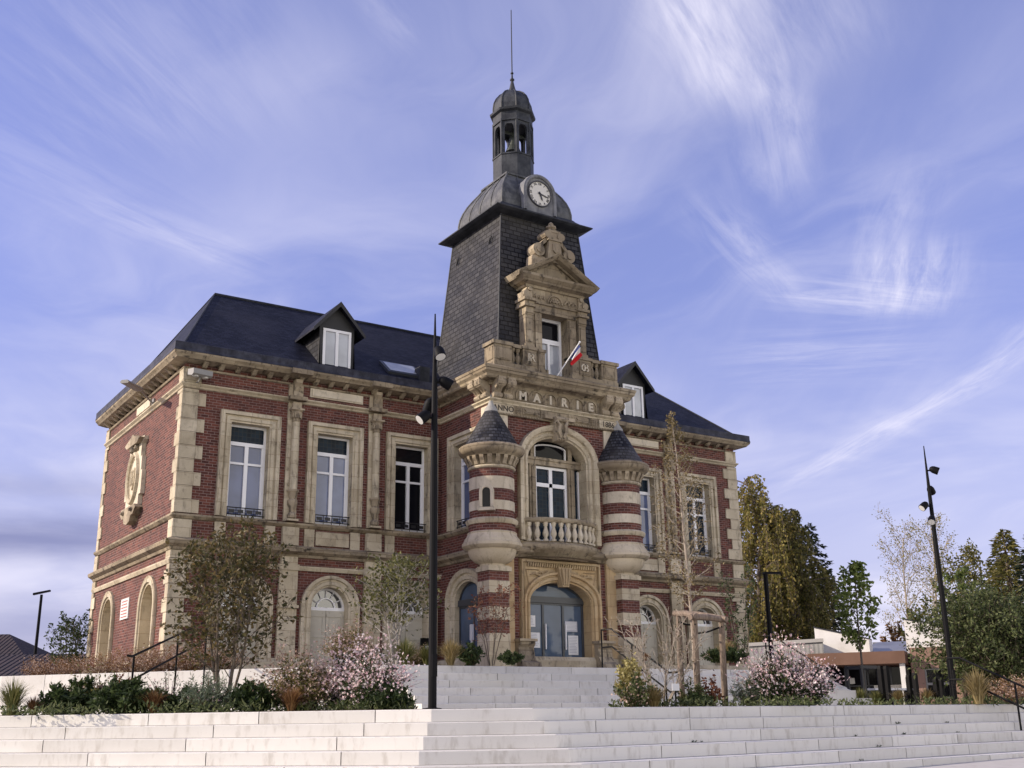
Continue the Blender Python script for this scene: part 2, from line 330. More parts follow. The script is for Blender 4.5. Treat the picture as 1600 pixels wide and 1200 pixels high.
# ------------------------------------------------------------------ mesh helpers
class MB:
    def __init__(s): s.v = []; s.f = []; s.uv = {}; s.r = {}
    def quad(s, a, b, c, d, uv=None, r=None):
        i = len(s.v); s.v += [tuple(a), tuple(b), tuple(c), tuple(d)]; s._f((i, i+1, i+2, i+3), uv, r)
    def tri(s, a, b, c, uv=None, r=None):
        i = len(s.v); s.v += [tuple(a), tuple(b), tuple(c)]; s._f((i, i+1, i+2), uv, r)
    def _f(s, idx, uv=None, r=None):
        if uv: s.uv[len(s.f)] = uv
        if r is not None: s.r[len(s.f)] = r
        s.f.append(idx)
    def poly(s, pts, r=None):
        i = len(s.v); s.v += [tuple(p) for p in pts]; s._f(tuple(range(i, i+len(pts))), None, r)
    def box(s, x0, x1, y0, y1, z0, z1, fr=None, r=None):
        P = [(x, y, z) for z in (z0, z1) for y in (y0, y1) for x in (x0, x1)]
        if fr: P = [fr(*p) for p in P]
        i = len(s.v); s.v += [tuple(p) for p in P]
        for q in ((0, 2, 3, 1), (4, 5, 7, 6), (0, 1, 5, 4), (2, 6, 7, 3), (0, 4, 6, 2), (1, 3, 7, 5)): s._f(tuple(i+k for k in q), None, r)
    def prism(s, pts, fr, d0, d1, r=None):
        """2-D outline (a,b) pushed from d0 to d1 through fr(a,b,d)"""
        n = len(pts); i = len(s.v); s.v += [tuple(fr(a, b, d0)) for a, b in pts] + [tuple(fr(a, b, d1)) for a, b in pts]
        s._f(tuple(range(i, i+n)), None, r); s._f(tuple(range(i+2*n-1, i+n-1, -1)), None, r)
        for k in range(n): s._f((i+k, i+(k+1) % n, i+n+(k+1) % n, i+n+k), None, r)
    def lathe(s, prof, c=(0, 0, 0), seg=32, a0=0., a1=2*math.pi, caps=True, rot=0.):
        full = abs(a1-a0-2*math.pi) < 1e-6; n = seg if full else seg+1
        base = len(s.v)
        for r, z in prof:
            for k in range(n):
                a = a0+(a1-a0)*k/seg+rot; s.v.append((c[0]+r*math.cos(a), c[1]+r*math.sin(a), c[2]+z))
        L = 0.; rm = max(p[0] for p in prof)
        for j in range(len(prof)-1):
            dl = math.hypot(prof[j+1][0]-prof[j][0], prof[j+1][1]-prof[j][1])
            for k in range(seg):
                k2 = (k+1) % n; ra = max(.15, (prof[j][0]+prof[j+1][0])/2) if False else rm
                u0, u1 = ra*(a0+(a1-a0)*k/seg), ra*(a0+(a1-a0)*(k+1)/seg)
                s._f((base+j*n+k, base+j*n+k2, base+(j+1)*n+k2, base+(j+1)*n+k), [(u0, L), (u1, L), (u1, L+dl), (u0, L+dl)])
            L += dl
        if caps and full:
            for j in (0, len(prof)-1):
                if prof[j][0] > 1e-4: s._f(tuple(base+j*n+k for k in range(n)))
    def tube(s, pts, rad, seg=6, r=None, cap=True):
        pts = [Vector(p) for p in pts]; rads = rad if isinstance(rad, (list, tuple)) else [rad]*len(pts)
        base = len(s.v); up = None
        for i, p in enumerate(pts):
            t = (pts[min(i+1, len(pts)-1)]-pts[max(i-1, 0)]).normalized()
            if up is None: up = Vector((0, 0, 1)) if abs(t.z) < .9 else Vector((1, 0, 0))
            a = t.cross(up).normalized(); b = a.cross(t).normalized(); up = b
            for k in range(seg):
                q = p+(a*math.cos(2*math.pi*k/seg)+b*math.sin(2*math.pi*k/seg))*rads[i]; s.v.append(tuple(q))
        for i in range(len(pts)-1):
            for k in range(seg):
                k2 = (k+1) % seg; s._f((base+i*seg+k, base+i*seg+k2, base+(i+1)*seg+k2, base+(i+1)*seg+k), None, r)
        if cap:
            s._f(tuple(base+k for k in range(seg)), None, r); s._f(tuple(base+(len(pts)-1)*seg+k for k in range(seg)), None, r)
    def sweep(s, path, prof, fr, closed=False, loop=True):
        """profile (offset, push) carried along a 2-D path with mitred corners; offset grows to the right of travel"""
        n = len(path); N = []
        for i in range(n):
            def dr(a, b):
                v = (path[b][0]-path[a][0], path[b][1]-path[a][1]); l = math.hypot(*v) or 1; return (v[0]/l, v[1]/l)
            d0 = dr((i-1) % n, i) if (closed or i > 0) else dr(i, i+1)
            d1 = dr(i, (i+1) % n) if (closed or i < n-1) else d0
            n0, n1 = (d0[1], -d0[0]), (d1[1], -d1[0]); m = (n0[0]+n1[0], n0[1]+n1[1]); q = (m[0]*n1[0]+m[1]*n1[1]) or 1
            N.append((m[0]/q, m[1]/q))
        k = len(prof); base = len(s.v)
        for (a, b), (na, nb) in zip(path, N):
            for o, p in prof: s.v.append(tuple(fr(a+na*o, b+nb*o, p)))
        for i in range(n if closed else n-1):
            i2 = (i+1) % n
            for j in range(k if loop else k-1):
                j2 = (j+1) % k; s._f((base+i*k+j, base+i2*k+j, base+i2*k+j2, base+i*k+j2))
        if loop and not closed:
            s._f(tuple(base+j for j in range(k))); s._f(tuple(base+(n-1)*k+j for j in range(k)))
    def wall(s, fr, u0, u1, z0, z1, ops=(), depth=.4, back=0.):
        """flat wall in fr(u,z,d) with openings; an opening = (u centre, half width, sill z, outline of its head left to right)"""
        P = lambda u, z, d=0.: fr(u, z, d+back)
        x = u0
        for uc, hw, zb, top in sorted(ops, key=lambda o: o[0]):
            if uc-hw > x+1e-6: s.quad(P(x, z0), P(uc-hw, z0), P(uc-hw, z1), P(x, z1))
            if zb > z0+1e-6: s.quad(P(uc-hw, z0), P(uc+hw, z0), P(uc+hw, zb), P(uc-hw, zb)); s.quad(P(uc-hw, zb), P(uc+hw, zb), P(uc+hw, zb, -depth), P(uc-hw, zb, -depth))
            for a, b in zip(top[:-1], top[1:]):
                if b[0]-a[0] > 1e-6: s.quad(P(a[0], a[1]), P(b[0], b[1]), P(b[0], z1), P(a[0], z1))
                s.quad(P(*a), P(*b), P(*b, -depth), P(*a, -depth))
            zb2 = max(zb, z0)
            for (u, z) in (top[0], top[-1]): s.quad(P(u, zb2), P(u, z), P(u, z, -depth), P(u, zb2, -depth))
            x = uc+hw
        if u1 > x+1e-6: s.quad(P(x, z0), P(u1, z0), P(u1, z1), P(x, z1))
    def clusters(s):
        """the separate pieces of this mesh: faces that share a vertex, and pieces whose boxes touch, belong together"""
        par = list(range(len(s.v)))
        def find(i):
            while par[i] != i: par[i] = par[par[i]]; i = par[i]
            return i
        for f in s.f:
            for k in f[1:]: par[find(k)] = find(f[0])
        box = {}
        for i, v in enumerate(s.v):
            r = find(i); b = box.setdefault(r, [list(v), list(v)])
            for k in range(3): b[0][k] = min(b[0][k], v[k]); b[1][k] = max(b[1][k], v[k])
        roots = list(box); g = {r: r for r in roots}
        def fg(r):
            while g[r] != r: r = g[r]
            return r
        for i, a in enumerate(roots):
            for b in roots[i+1:]:
                if all(box[a][0][k] <= box[b][1][k]+.004 and box[b][0][k] <= box[a][1][k]+.004 for k in range(3)): g[fg(b)] = fg(a)
        out = {}
        for i, f in enumerate(s.f): out.setdefault(fg(find(f[0])), []).append(i)
        return list(out.values())
    def build_each(s, name, material, parent=None, **kw):
        """one object per separate piece"""
        res = []
        for c in s.clusters():
            m = MB()
            for i in c:
                b = len(m.v); m.v += [s.v[k] for k in s.f[i]]; m._f(tuple(range(b, b+len(s.f[i]))), s.uv.get(i), s.r.get(i))
            res.append(m.build(name, material, parent, **kw))
        return res[0]
    def build(s, name, material, parent=None, loc=None, rotz=0., smooth=False, label=None):
        me = bpy.data.meshes.new(name); me.from_pydata(s.v, [], s.f)
        bm = bmesh.new(); bm.from_mesh(me); bm.faces.ensure_lookup_table()
        uvl = bm.loops.layers.uv.new('UVMap'); rl = bm.loops.layers.uv.new('rnd'); Z = Vector((0, 0, 1))
        for i, f in enumerate(bm.faces):
            ex = s.uv.get(i); nn = f.normal
            if not ex:
                if abs(nn.z) > .96: U, V = Vector((1, 0, 0)), Vector((0, 1, 0))
                else: U = Z.cross(nn).normalized(); V = nn.cross(U)
                if U.x+U.y*1.01 < 0: U = -U
            r = s.r.get(i)
            if r is None: r = .5
            for k, l in enumerate(f.loops):
                l[uvl].uv = ex[k] if ex else (l.vert.co.dot(U), l.vert.co.dot(V)); l[rl].uv = (r, .5)
        if len(s.f) < 6000:
            bmesh.ops.remove_doubles(bm, verts=bm.verts, dist=1e-5); bmesh.ops.recalc_face_normals(bm, faces=bm.faces)
        bm.to_mesh(me); bm.free()
        if smooth:
            for p in me.polygons: p.use_smooth = True
            if smooth == 'auto':
                me.set_sharp_from_angle(angle=R_(40))
        me.materials.append(M[material])
        o = bpy.data.objects.new(name, me); C.objects.link(o)
        if parent is not None:
            o.parent = parent
            o.location = Vector(loc or (0, 0, 0)) - (Vector(parent.location) if parent.type == 'EMPTY' and loc is None else Vector((0, 0, 0)))
        elif loc: o.location = loc
        o.rotation_euler.z = rotz
        if label: o['label'] = label
        return o
def thing(name, label, cat, loc=(0, 0, 0), rotz=0., group=None):
    o = bpy.data.objects.new(name, None); C.objects.link(o); o.empty_display_size = .3
    o.location = loc; o.rotation_euler.z = rotz; o['label'] = label; o['category'] = cat
    if group: o['group'] = group
    return o
def tag(o, label, cat, group=None):
    o['label'] = label; o['category'] = cat
    if group: o['group'] = group
    return o
def structure(o, kind='structure'): o['kind'] = kind; return o
def copy_tree(o, parent=None, loc=None, rotz=None):
    c = o.copy(); C.objects.link(c); c.parent = parent
    if loc is not None: c.location = loc
    if rotz is not None: c.rotation_euler.z = rotz
    for ch in list(o.children): copy_tree(ch, c)
    return c
def text_mesh(txt, size, extrude, fr, u, z, d, offset=0., space=1.):
    """the outline of some lettering, its centre at (u,z), as a mesh in a facade frame"""
    cu = bpy.data.curves.new('lettering', 'FONT'); cu.body = txt; cu.size = size; cu.extrude = extrude; cu.offset = offset
    cu.align_x = 'CENTER'; cu.align_y = 'CENTER'; cu.space_character = space; cu.resolution_u = 3
    o = bpy.data.objects.new('lettering', cu); C.objects.link(o)
    dg = bpy.context.evaluated_depsgraph_get(); dg.update()
    me = bpy.data.meshes.new_from_object(o.evaluated_get(dg))
    mb = MB(); mb.v = [tuple(fr(u+v.co.x, z+v.co.y, d+v.co.z)) for v in me.vertices]; mb.f = [tuple(p.vertices) for p in me.polygons]
    bpy.data.objects.remove(o); bpy.data.curves.remove(cu); bpy.data.meshes.remove(me)
    return mb
def arc(uc, hw, zs, rise, n=14): return [(uc-hw*math.cos(math.pi*i/n), zs+rise*math.sin(math.pi*i/n)) for i in range(n+1)]
def flat(uc, hw, zt): return [(uc-hw, zt), (uc+hw, zt)]
def outline(uc, hw, zb, top): return [(uc+hw, zb)] + list(reversed(top)) + [(uc-hw, zb)]   # right jamb, head, left jamb
# ------------------------------------------------------------------ levels of the place
T1, T2, RIS = .85, 1.96, .185
L, D, XC, PY, HW = 23.36, 9.5, 11.78, -3.35, 2.62
X0, X1 = XC-HW, XC+HW
ZP, ZB, ZM, ZU, ZC = 5.30, 5.86, 6.66, 10.75, 11.35

hall = thing('town_hall', 'red brick and stone town hall with slate roofs, clock tower and two round corner turrets', 'town hall', (XC, 0, T2))
FF = lambda u, z, d=0.: (u, -d, z)                 # wing front
FP = lambda u, z, d=0.: (u, PY-d, z)               # pavilion front
FG = lambda u, z, d=0.: (-d, u, z)                 # left gable
FH = lambda u, z, d=0.: (L+d, u, z)                # right gable
FL_ = lambda u, z, d=0.: (X0-d, u, z)              # pavilion left side
FR_ = lambda u, z, d=0.: (X1+d, u, z)
WX = [2.2, 5.13, 8.0]; WX = WX+[L-x for x in reversed(WX)]
ZG = T2-.3
# ---- brick walls
w = MB()
gops = [(x, .80, ZG, arc(x, .80, 4.12, .80)) for x in WX]
uops = [(x, .80, ZM+.09, flat(x, .80, 9.95)) for x in WX]
for a, b, k in ((0, X0, (0, 3)), (X1, L, (3, 6))):
    w.wall(FF, a, b, ZG, ZB, gops[k[0]:k[1]], .45); w.wall(FF, a, b, ZB, ZC+.35, uops[k[0]:k[1]], .45)
w.wall(FG, 0, D, ZG, ZB, [(2.1, .78, ZG, arc(2.1, .78, 4.1, .80)), (D-2.45, .78, ZG, arc(D-2.45, .78, 4.1, .80))], .5); w.wall(FG, 0, D, ZB, ZC+.35)
w.wall(FH, 0, D, ZG, ZC+.35)
w.quad((0, D, ZG), (L, D, ZG), (L, D, ZC+.35), (0, D, ZC+.35))
w.build('brick_wall', 'brick', hall)
w = MB()
ENT = arc(XC, 1.38, 4.22, .78, 20); PWIN = arc(XC, 1.36, 8.95, 1.0, 20)
w.wall(FP, X0, X1, ZG, ZB, [(XC, 1.38, ZG, ENT)], .6); w.wall(FP, X0, X1, ZB, ZC+.45, [(XC, 1.36, 6.2, PWIN)], .6)
SD = arc(-1.85, .95, 4.35, .72, 16)
for fr in (FL_, FR_):
    w.wall(fr, PY, 0, ZG, ZB, [(-1.85, .95, ZG, SD)], .5); w.wall(fr, PY, 0, ZB, ZC+.45, [(-1.65, .80, ZM+.09, flat(-1.65, .80, 9.85))], .5)
w.build('pavilion_wall', 'brick', hall)

# ---- stone bands that run round the whole building
OUT = [(0, D), (0, 0), (X0, 0), (X0, PY), (X1, PY), (X1, 0), (L, 0), (L, D)]
FX = lambda a, b, p: (a, b, p)
def band(name, prof, material='stone', path=OUT):
    m = MB(); m.sweep(path, prof, FX); return m.build(name, material, hall)
band('plinth', [(-.02, ZG), (.16, ZG), (.16, 2.42), (.08, 2.54), (-.02, 2.54)])
PAVP = [(X0, -.02), (X0, PY), (X1, PY), (X1, -.02)]
LW, RW = [(0, D), (0, 0), (X0, 0)], [(X1, 0), (L, 0), (L, D)]
for nm, pth in (('string_course', LW), ('string_course', RW)):
    band(nm, [(-.02, ZP-.07), (.05, ZP-.07), (.09, ZP+.03), (.09, ZP+.07), (-.02, ZP+.09)], 'stone', pth)
band('belt_course', [(-.02, 5.62), (.06, 5.64), (.10, 5.72), (.24, 5.80), (.26, 5.86), (.26, 5.92), (.08, 6.0), (-.02, 6.0)], 'stone_dirty')
for pth in ([(0, D), (0, 0), (X0, 0), (X0, PY), (XC-1.5, PY)], [(XC+1.5, PY), (X1, PY), (X1, 0), (L, 0), (L, D)]): band('sill_course', [(-.02, 6.56), (.05, 6.58), (.13, 6.66), (.13, 6.72), (-.02, 6.75)], 'stone_dirty', pth)
band('string_course', [(-.02, ZU-.09), (.05, ZU-.07), (.06, ZU-.02), (.13, ZU+.04), (.13, ZU+.08), (-.02, ZU+.11)], 'stone')
WCOR = [(-.02, 11.47), (.12, 11.47), (.30, 11.50), (.40, 11.52), (.44, 11.57), (.51, 11.64), (.52, 11.70), (-.02, 11.72)]
PCOR = [(-.02, 11.28), (.06, 11.28), (.08, 11.36), (.14, 11.40), (.36, 11.43), (.40, 11.47), (.42, 11.54), (.50, 11.62), (.52, 11.70), (-.02, 11.72)]
for pth in (LW, RW): band('cornice', WCOR, 'stone_dirty', pth); band('bed_moulding', [(-.02, 11.27), (.05, 11.28), (.08, 11.33), (-.02, 11.35)], 'stone_dirty', pth)
band('cornice', PCOR, 'stone_dirty', PAVP)
gut = MB()
for pth in (LW, RW): gut.sweep(pth, [(.02, 11.70), (.53, 11.705), (.51, 11.80), (.51, 11.98), (.46, 12.0), (.02, 11.98)], FX)
gut.build_each('gutter', 'gutter_metal', hall)
ledge = MB(); ledge.sweep(PAVP, [(.02, 11.715), (.53, 11.715), (.55, 11.80), (.40, 11.88), (.02, 11.90)], FX); ledge.build('cornice_ledge', 'stone_dirty', hall)
lead = MB(); lead.box(X0-.3, X1+.3, PY-.30, .3, 11.84, 11.895); lead.build('flat_roof', 'lead', hall)
md = MB()
def modillions(fr, a, b, step=.52):
    n = max(1, int((b-a)/step)); 
    for i in range(n):
        u = a+(i+.5)*(b-a)/n
        md.prism([(-.34, 11.50), (-.05, 11.50), (-.05, 11.36), (-.14, 11.37), (-.24, 11.43)], lambda p, z, d: fr(u+d, z, -p), -.07, .07)
for fr, a, b in ((FF, .3, X0-.3), (FF, X1+.3, L-.3), (FG, .3, D-.3), (FH, .3, D-.3), (FL_, PY+.9, -.5), (FR_, PY+.9, -.5), (FP, X0+1.0, X1-1.0)): modillions(fr, a, b)
md.build_each('modillion', 'stone_carved', hall)

# ---- quoins, alternately long and short
def quoins(sx, sy, cx, cy, z0, z1, step=.42):
    q = MB(); z = z0; i = 0
    while z < z1-.1:
        zt = min(z+step, z1); a, b = ((.70, .26) if i % 2 == 0 else (.46, .48))
        xs = sorted((cx-sx*.05, cx+sx*a)); ys = sorted((cy-sy*.05, cy+sy*b))
        q.box(*xs, *ys, z+.006, zt-.006, r=rng.random()); z = zt; i += 1
    return q.build('quoins', 'stone', hall)
for cx, cy, sx, sy in ((0, 0, 1, 1), (L, 0, -1, 1), (0, D, 1, -1), (L, D, -1, -1)):
    quoins(sx, sy, cx, cy, 2.54, ZP-.08); quoins(sx, sy, cx, cy, 6.76, ZU-.1)
    cb = MB()
    for z0, z1 in ((ZP+.09, 5.62), (6.01, 6.56), (ZU+.11, 11.28)):
        xs = sorted((cx-sx*.06, cx+sx*.52)); ys = sorted((cy-sy*.06, cy+sy*.40)); cb.box(*xs, *ys, z0+.002, z1-.002)
    cb.build_each('corner_block', 'stone', hall)

# ---- upper windows: surround > window_frame, pane, guard_rail
ARCH = [(0, -.42), (0, .05), (.05, .05), (.07, .09), (.17, .09), (.19, .05), (.22, .05), (.24, .13), (.36, .13), (.37, -.1)]
def upper_window(paneM, zb=ZM+.09, zt=9.76, hw=.63, rail=True):
    FRl = lambda u, z, p: (u, -p, z)
    m = MB(); m.sweep(outline(0, hw, 0, flat(0, hw, zt-zb)), ARCH, FRl)
    m.box(-hw, hw, -.05, .42, -.05, .012)
    s = m.build('window_surround', 'stone')
    H = zt-zb; fr = MB(); y0, y1 = .24, .31
    def bar(x0, x1, z0, z1, o=0.): fr.box(x0, x1, y0-o, y1, z0, z1)
    bar(-hw, -hw+.075, .012, H); bar(hw-.075, hw, .012, H); bar(-hw+.075, hw-.075, H-.075, H); bar(-hw+.075, hw-.075, .012, .12)
    zt1, zt2 = H-.62, H-1.25
    bar(-hw+.075, hw-.075, zt1-.06, zt1+.06, .012); bar(-.06, .06, .12, zt1-.06, .02)
    for sx in (-1, 1):
        xs = sorted((sx*.06, sx*(hw-.075))); bar(*xs, zt2-.035, zt2+.035); bar(*sorted((sx*(hw-.075), sx*(hw-.125))), .12, zt1-.06, -.015)
    fr.build('window_frame', 'white_pvc', s)
    p = MB(); p.quad((-hw, .29, 0), (hw, .29, 0), (hw, .29, zt1), (-hw, .29, zt1)); p.build('pane', paneM, s)
    p = MB(); p.quad((-hw, .29, zt1), (hw, .29, zt1), (hw, .29, H), (-hw, .29, H)); p.build('pane', 'pane_leaded' if paneM != 'pane_dark' else paneM, s)
    if rail:
        g = MB(); 
        for z in (.10, .32): g.tube([(-hw, .06, z), (hw, .06, z)], .018, 6)
        for i in range(5):
            x = -hw+.05+i*(2*hw-.1)/4; g.tube([(x, .06, .01), (x, .06, .34)], .012, 5)
        for i in range(4):
            x = -hw+.05+(i+.5)*(2*hw-.1)/4; g.box(x-.09, x+.09, .052, .068, .16, .26)
        g.build('guard_rail', 'iron', s)
    return s
def place(s, loc, rotz=0.):
    s.parent = hall; s.location = Vector(loc)-hall.location; s.rotation_euler.z = rotz
panes = ['pane_blue', 'pane_blue_pale', 'pane_dark', 'pane_dark', 'pane_blue_pale', 'pane_leaded']
protos = {}
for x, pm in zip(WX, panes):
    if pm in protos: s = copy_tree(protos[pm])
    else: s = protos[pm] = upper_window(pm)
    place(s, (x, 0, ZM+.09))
s2 = upper_window('pane_blue', zt=9.66); place(s2, (X0, -1.65, ZM+.09), -math.pi/2)
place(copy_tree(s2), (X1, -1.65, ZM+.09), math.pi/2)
# leaded coats of colour in the first window stay inside its pane material

# aprons under the windows, frieze panels
for x in WX:
    a = MB()
    for sx in (-1, 1): a.box(x+sx*.80-.17, x+sx*.80+.17, -.06, .1, 6.0, 6.565)
    a.build_each('apron_block', 'stone', hall)
for x in (WX[1], WX[4]):
    a = MB(); a.box(x-.58, x+.58, -.07, .1, 6.06, 6.50); a.build('apron_panel', 'stone', hall)
    a = MB(); a.box(x-.96, x+.96, -.05, .1, 10.96, 11.26); a.box(x-.90, x+.90, -.085, .1, 11.0, 11.22); a.build('frieze_panel', 'stone_pale', hall)
a = MB(); a.box(-.06, .1, 3.65, 5.3, 10.95, 11.22); a.build('frieze_panel', 'stone_pale', hall)

# ---- engaged columns between the windows with pilasters below
def column(x):
    s = MB(); s.box(x-.25, x+.17, -.07, .1, 6.76, ZU-.09); s.box(x-.19, x+.19, -.26, 0, 6.76, 6.82)
    s.lathe([(.115, 7.75), (.125, 7.80), (.125, 9.0), (.105, 10.02)], (x, -.14, 0), 18)
    b = s.build('engaged_column', 'stone', hall, smooth='auto')
    c = MB(); c.lathe([(.105, 10.0), (.13, 10.03), (.11, 10.06), (.12, 10.14), (.20, 10.30), (.17, 10.33), (.23, 10.38)], (x, -.14, 0), 16); c.box(x-.22, x+.22, -.33, 0, 10.38, 10.44)
    for i in range(7):
        t = math.pi+math.pi*i/6; c.box(x+.16*math.cos(t)-.025, x+.16*math.cos(t)+.025, -.14+.16*math.sin(t)-.03, -.14+.16*math.sin(t)+.02, 10.12, 10.3)
    c.box(x-.15, x+.15, -.22, 0, 10.44, 10.66); c.build('capital', 'stone_carved', b)
    p = MB(); p.lathe([(.06, 6.82), (.14, 6.86), (.15, 6.95), (.08, 7.05), (.10, 7.18), (.16, 7.28), (.16, 7.42), (.10, 7.46), (.14, 7.56), (.15, 7.66), (.19, 7.70), (.19, 7.76)], (x, -.14, 0), 14)
    p.build('column_pedestal', 'stone_carved', b, smooth='auto')
    k = MB(); k.prism([(-.30, 11.42), (-.02, 11.42), (-.02, 10.86), (-.16, 10.9), (-.12, 11.05), (-.2, 11.2), (-.32, 11.3)], lambda p_, z, d: (x+d, p_, z), -.11, .11); k.box(x-.25, x+.25, -.06, 0, 10.86, 11.28)
    k.build('scroll_bracket', 'stone_carved', b)
    q = MB(); q.box(x-.30, x+.30, -.12, .1, 2.54, 5.22); q.box(x-.33, x+.33, -.16, .1, 5.22, 5.40); q.box(x-.27, x+.27, -.14, .1, 5.40, 5.64); q.box(x-.27, x+.27, -.15, .1, 6.0, 6.57)
    q.box(x-.34, x+.34, -.20, .1, 4.05, 4.14); q.build('pilaster', 'stone', b)
for x in (3.67, 6.58, L-6.58, L-3.67): column(x)
# cornice and bands break forward over the columns
bk = MB()
for x in (3.67, 6.58, L-6.58, L-3.67):
    bk.box(x-.34, x+.34, -.36, -.1, 5.78, 5.93); bk.box(x-.30, x+.30, -.34, -.1, ZU-.03, ZU+.09); bk.box(x-.36, x+.36, -.60, -.3, 11.53, 11.69)
bk.build_each('band_break', 'stone_dirty', hall)

# ---- ground floor arched windows: surround > fanlight, glazing_bars, shutter
AG = [(0, -.45), (0, .05), (.05, .06), (.07, .10), (.16, .10), (.18, .06), (.24, .06), (.26, .13), (.36, .13), (.36, -.1)]
def arched_window():
    hw, zs, z0 = .64, 4.12, 2.42; FRl = lambda u, z, p: (u, -p, z)
    m = MB(); m.sweep(outline(0, hw, z0, arc(0, hw, zs, hw, 18)), AG, FRl); m.box(-hw, hw, -.08, .42, z0-.12, z0)
    s = m.build('arched_surround', 'stone', smooth='auto')
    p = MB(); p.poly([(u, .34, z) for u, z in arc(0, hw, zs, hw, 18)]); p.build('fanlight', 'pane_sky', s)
    b = MB(); b.sweep(list(reversed(arc(0, hw-.07, zs, hw-.07, 18))), [(0, -.34), (0, -.28), (.07, -.28), (.07, -.34)], FRl)
    b.sweep(list(reversed(arc(0, .30, zs, .30, 12))), [(0, -.33), (0, -.29), (.035, -.29), (.035, -.33)], FRl); b.box(-hw, hw, .27, .34, zs-.07, zs+.03)
    for t in (30, 62, 90, 118, 150):
        c, q = math.cos(R_(t)), math.sin(R_(t)); b.tube([(c*.33, .31, zs+q*.33), (c*.6, .31, zs+q*.6)], .017, 4)
    b.lathe([(.001, 0), (.07, .005)], (0, .30, zs+.03), 10); b.build('glazing_bars', 'white_pvc', s)
    h = MB()
    for i in range(2):
        x0 = -hw+i*hw; h.box(x0+.008, x0+hw-.008, .26, .32, z0, zs-.07)
        for z in (2.55, 3.2, 3.85): h.box(x0+.02, x0+hw-.02, .235, .26, z, z+.09)
        h.tube([(x0+.12, .255, z0+.1), (x0+.12, .255, zs-.12)], .012, 4); h.tube([(x0+hw-.12, .255, z0+.1), (x0+hw-.12, .255, zs-.12)], .012, 4)
    h.build('shutter', 'shutter_paint', s)
    return s
aw = arched_window()
for i, x in enumerate(WX): place(aw if i == 0 else copy_tree(aw), (x, 0, 0))
def blind_arch():
    hw, zs, z0 = .68, 4.1, 2.42; FRl = lambda u, z, p: (u, -p, z)
    m = MB(); m.sweep(outline(0, hw, z0, arc(0, hw, zs, hw+.02, 18)), [(0, -.5), (0, .04), (.06, .04), (.08, .09), (.18, .09), (.20, .05), (.28, .08), (.28, -.1)], FRl)
    m.box(-hw-.3, hw+.3, -.10, .45, z0-.10, z0)
    s = m.build('blind_arch', 'stone', smooth='auto')
    p = MB(); p.poly([(hw, .40, z0)]+[(u, .40, z) for u, z in reversed(arc(0, hw, zs, hw+.02, 18))]+[(-hw, .40, z0)]); p.box(-hw, hw, .34, .40, 3.3, 3.38); p.build('infill', 'stone_pale', s)
    return s
ba = blind_arch()
place(ba, (0, 2.1, 0), -math.pi/2); place(copy_tree(ba), (0, D-2.45, 0), -math.pi/2)

# ---- gable medallion, marble plaque
m = MB()
G = lambda a, b, d: (-d, 4.62-a, b)
o1 = [(-.78, 7.62), (-.78, 7.95), (-1.0, 7.95), (-1.0, 8.75), (-.86, 8.75), (-.86, 9.25), (-.70, 9.25), (-.72, 9.72), (-.95, 9.80), (-.95, 9.92), (-.3, 9.98), (0, 10.05)]
m.prism(o1+[(-a, b) for a, b in reversed(o1[:-1])], G, -.05, .14)
med = m.build('medallion', 'stone_pale', hall, label='carved oval stone medallion on the gable')
m = MB(); m.sweep([( .58*math.cos(2*math.pi*i/36), 8.62+.80*math.sin(2*math.pi*i/36)) for i in range(36)], [(-.06, .14), (-.05, .20), (.02, .25), (.08, .24), (.12, .14)], G, closed=True)
m.sweep([(.44*math.cos(2*math.pi*i/36), 8.62+.66*math.sin(2*math.pi*i/36)) for i in range(36)], [(-.03, .14), (0, .17), (.03, .14)], G, closed=True)
m.build('oval_rim', 'stone', med, smooth='auto')
m = MB(); m.prism([(-.2, 8.95), (.2, 8.95), (.2, 8.45), (.1, 8.3), (0, 8.2), (-.1, 8.3), (-.2, 8.45)], G, .14, .19)
for k in (-.1, 0., .1): m.box(k-.015, k+.015, .19, .21, 8.36, 8.88, lambda a, d, z: G(a, z, d))
m.box(-.14, .14, .19, .21, 8.62, 8.68, lambda a, d, z: G(a, z, d)); m.build('carved_shield', 'stone', med)
m = MB()
m.prism([(-.78, 7.62), (-.95, 7.5), (-.7, 7.3), (-.45, 7.28), (-.35, 7.1), (0, 7.02), (.35, 7.1), (.45, 7.28), (.7, 7.3), (.95, 7.5), (.78, 7.62)], G, -.05, .26)
for sx in (-1, 1): m.lathe([(.001, -.03), (.12, -.02), (.14, .03), (.06, .1), (.001, .11)], (-.24, 4.62+sx*.5, 7.45), 10); m.lathe([(.001, -.1), (.13, -.02), (.1, .1), (.001, .14)], (-.16, 4.62+sx*.28, 9.6), 10)
m.prism([(-.62, 9.72), (-.95, 9.86), (-.3, 10.0), (0, 10.12), (.3, 10.0), (.95, 9.86), (.62, 9.72)], G, .0, .30); m.lathe([(.001, -.16), (.16, -.05), (.14, .1), (.001, .16)], (-.2, 4.62, 9.55), 10)
m.build_each('carved_scroll', 'stone_carved', med)
m = MB(); m.box(-.035, .05, 4.3, 5.25, 3.95, 4.62); pl = m.build('marble_plaque', 'white_render', hall, label='white marble plaque with faint red lettering')
m = MB()
for i in range(6):
    z = 4.53-i*.1; a = 4.40+rng.random()*.12; 
    while a < 5.15: b = a+rng.uniform(.05, .14); m.box(-.04, -.034, a, min(b, 5.17), z-.02, z+.015); a = b+.035
m.build('plaque_lettering', 'ink_red', pl)

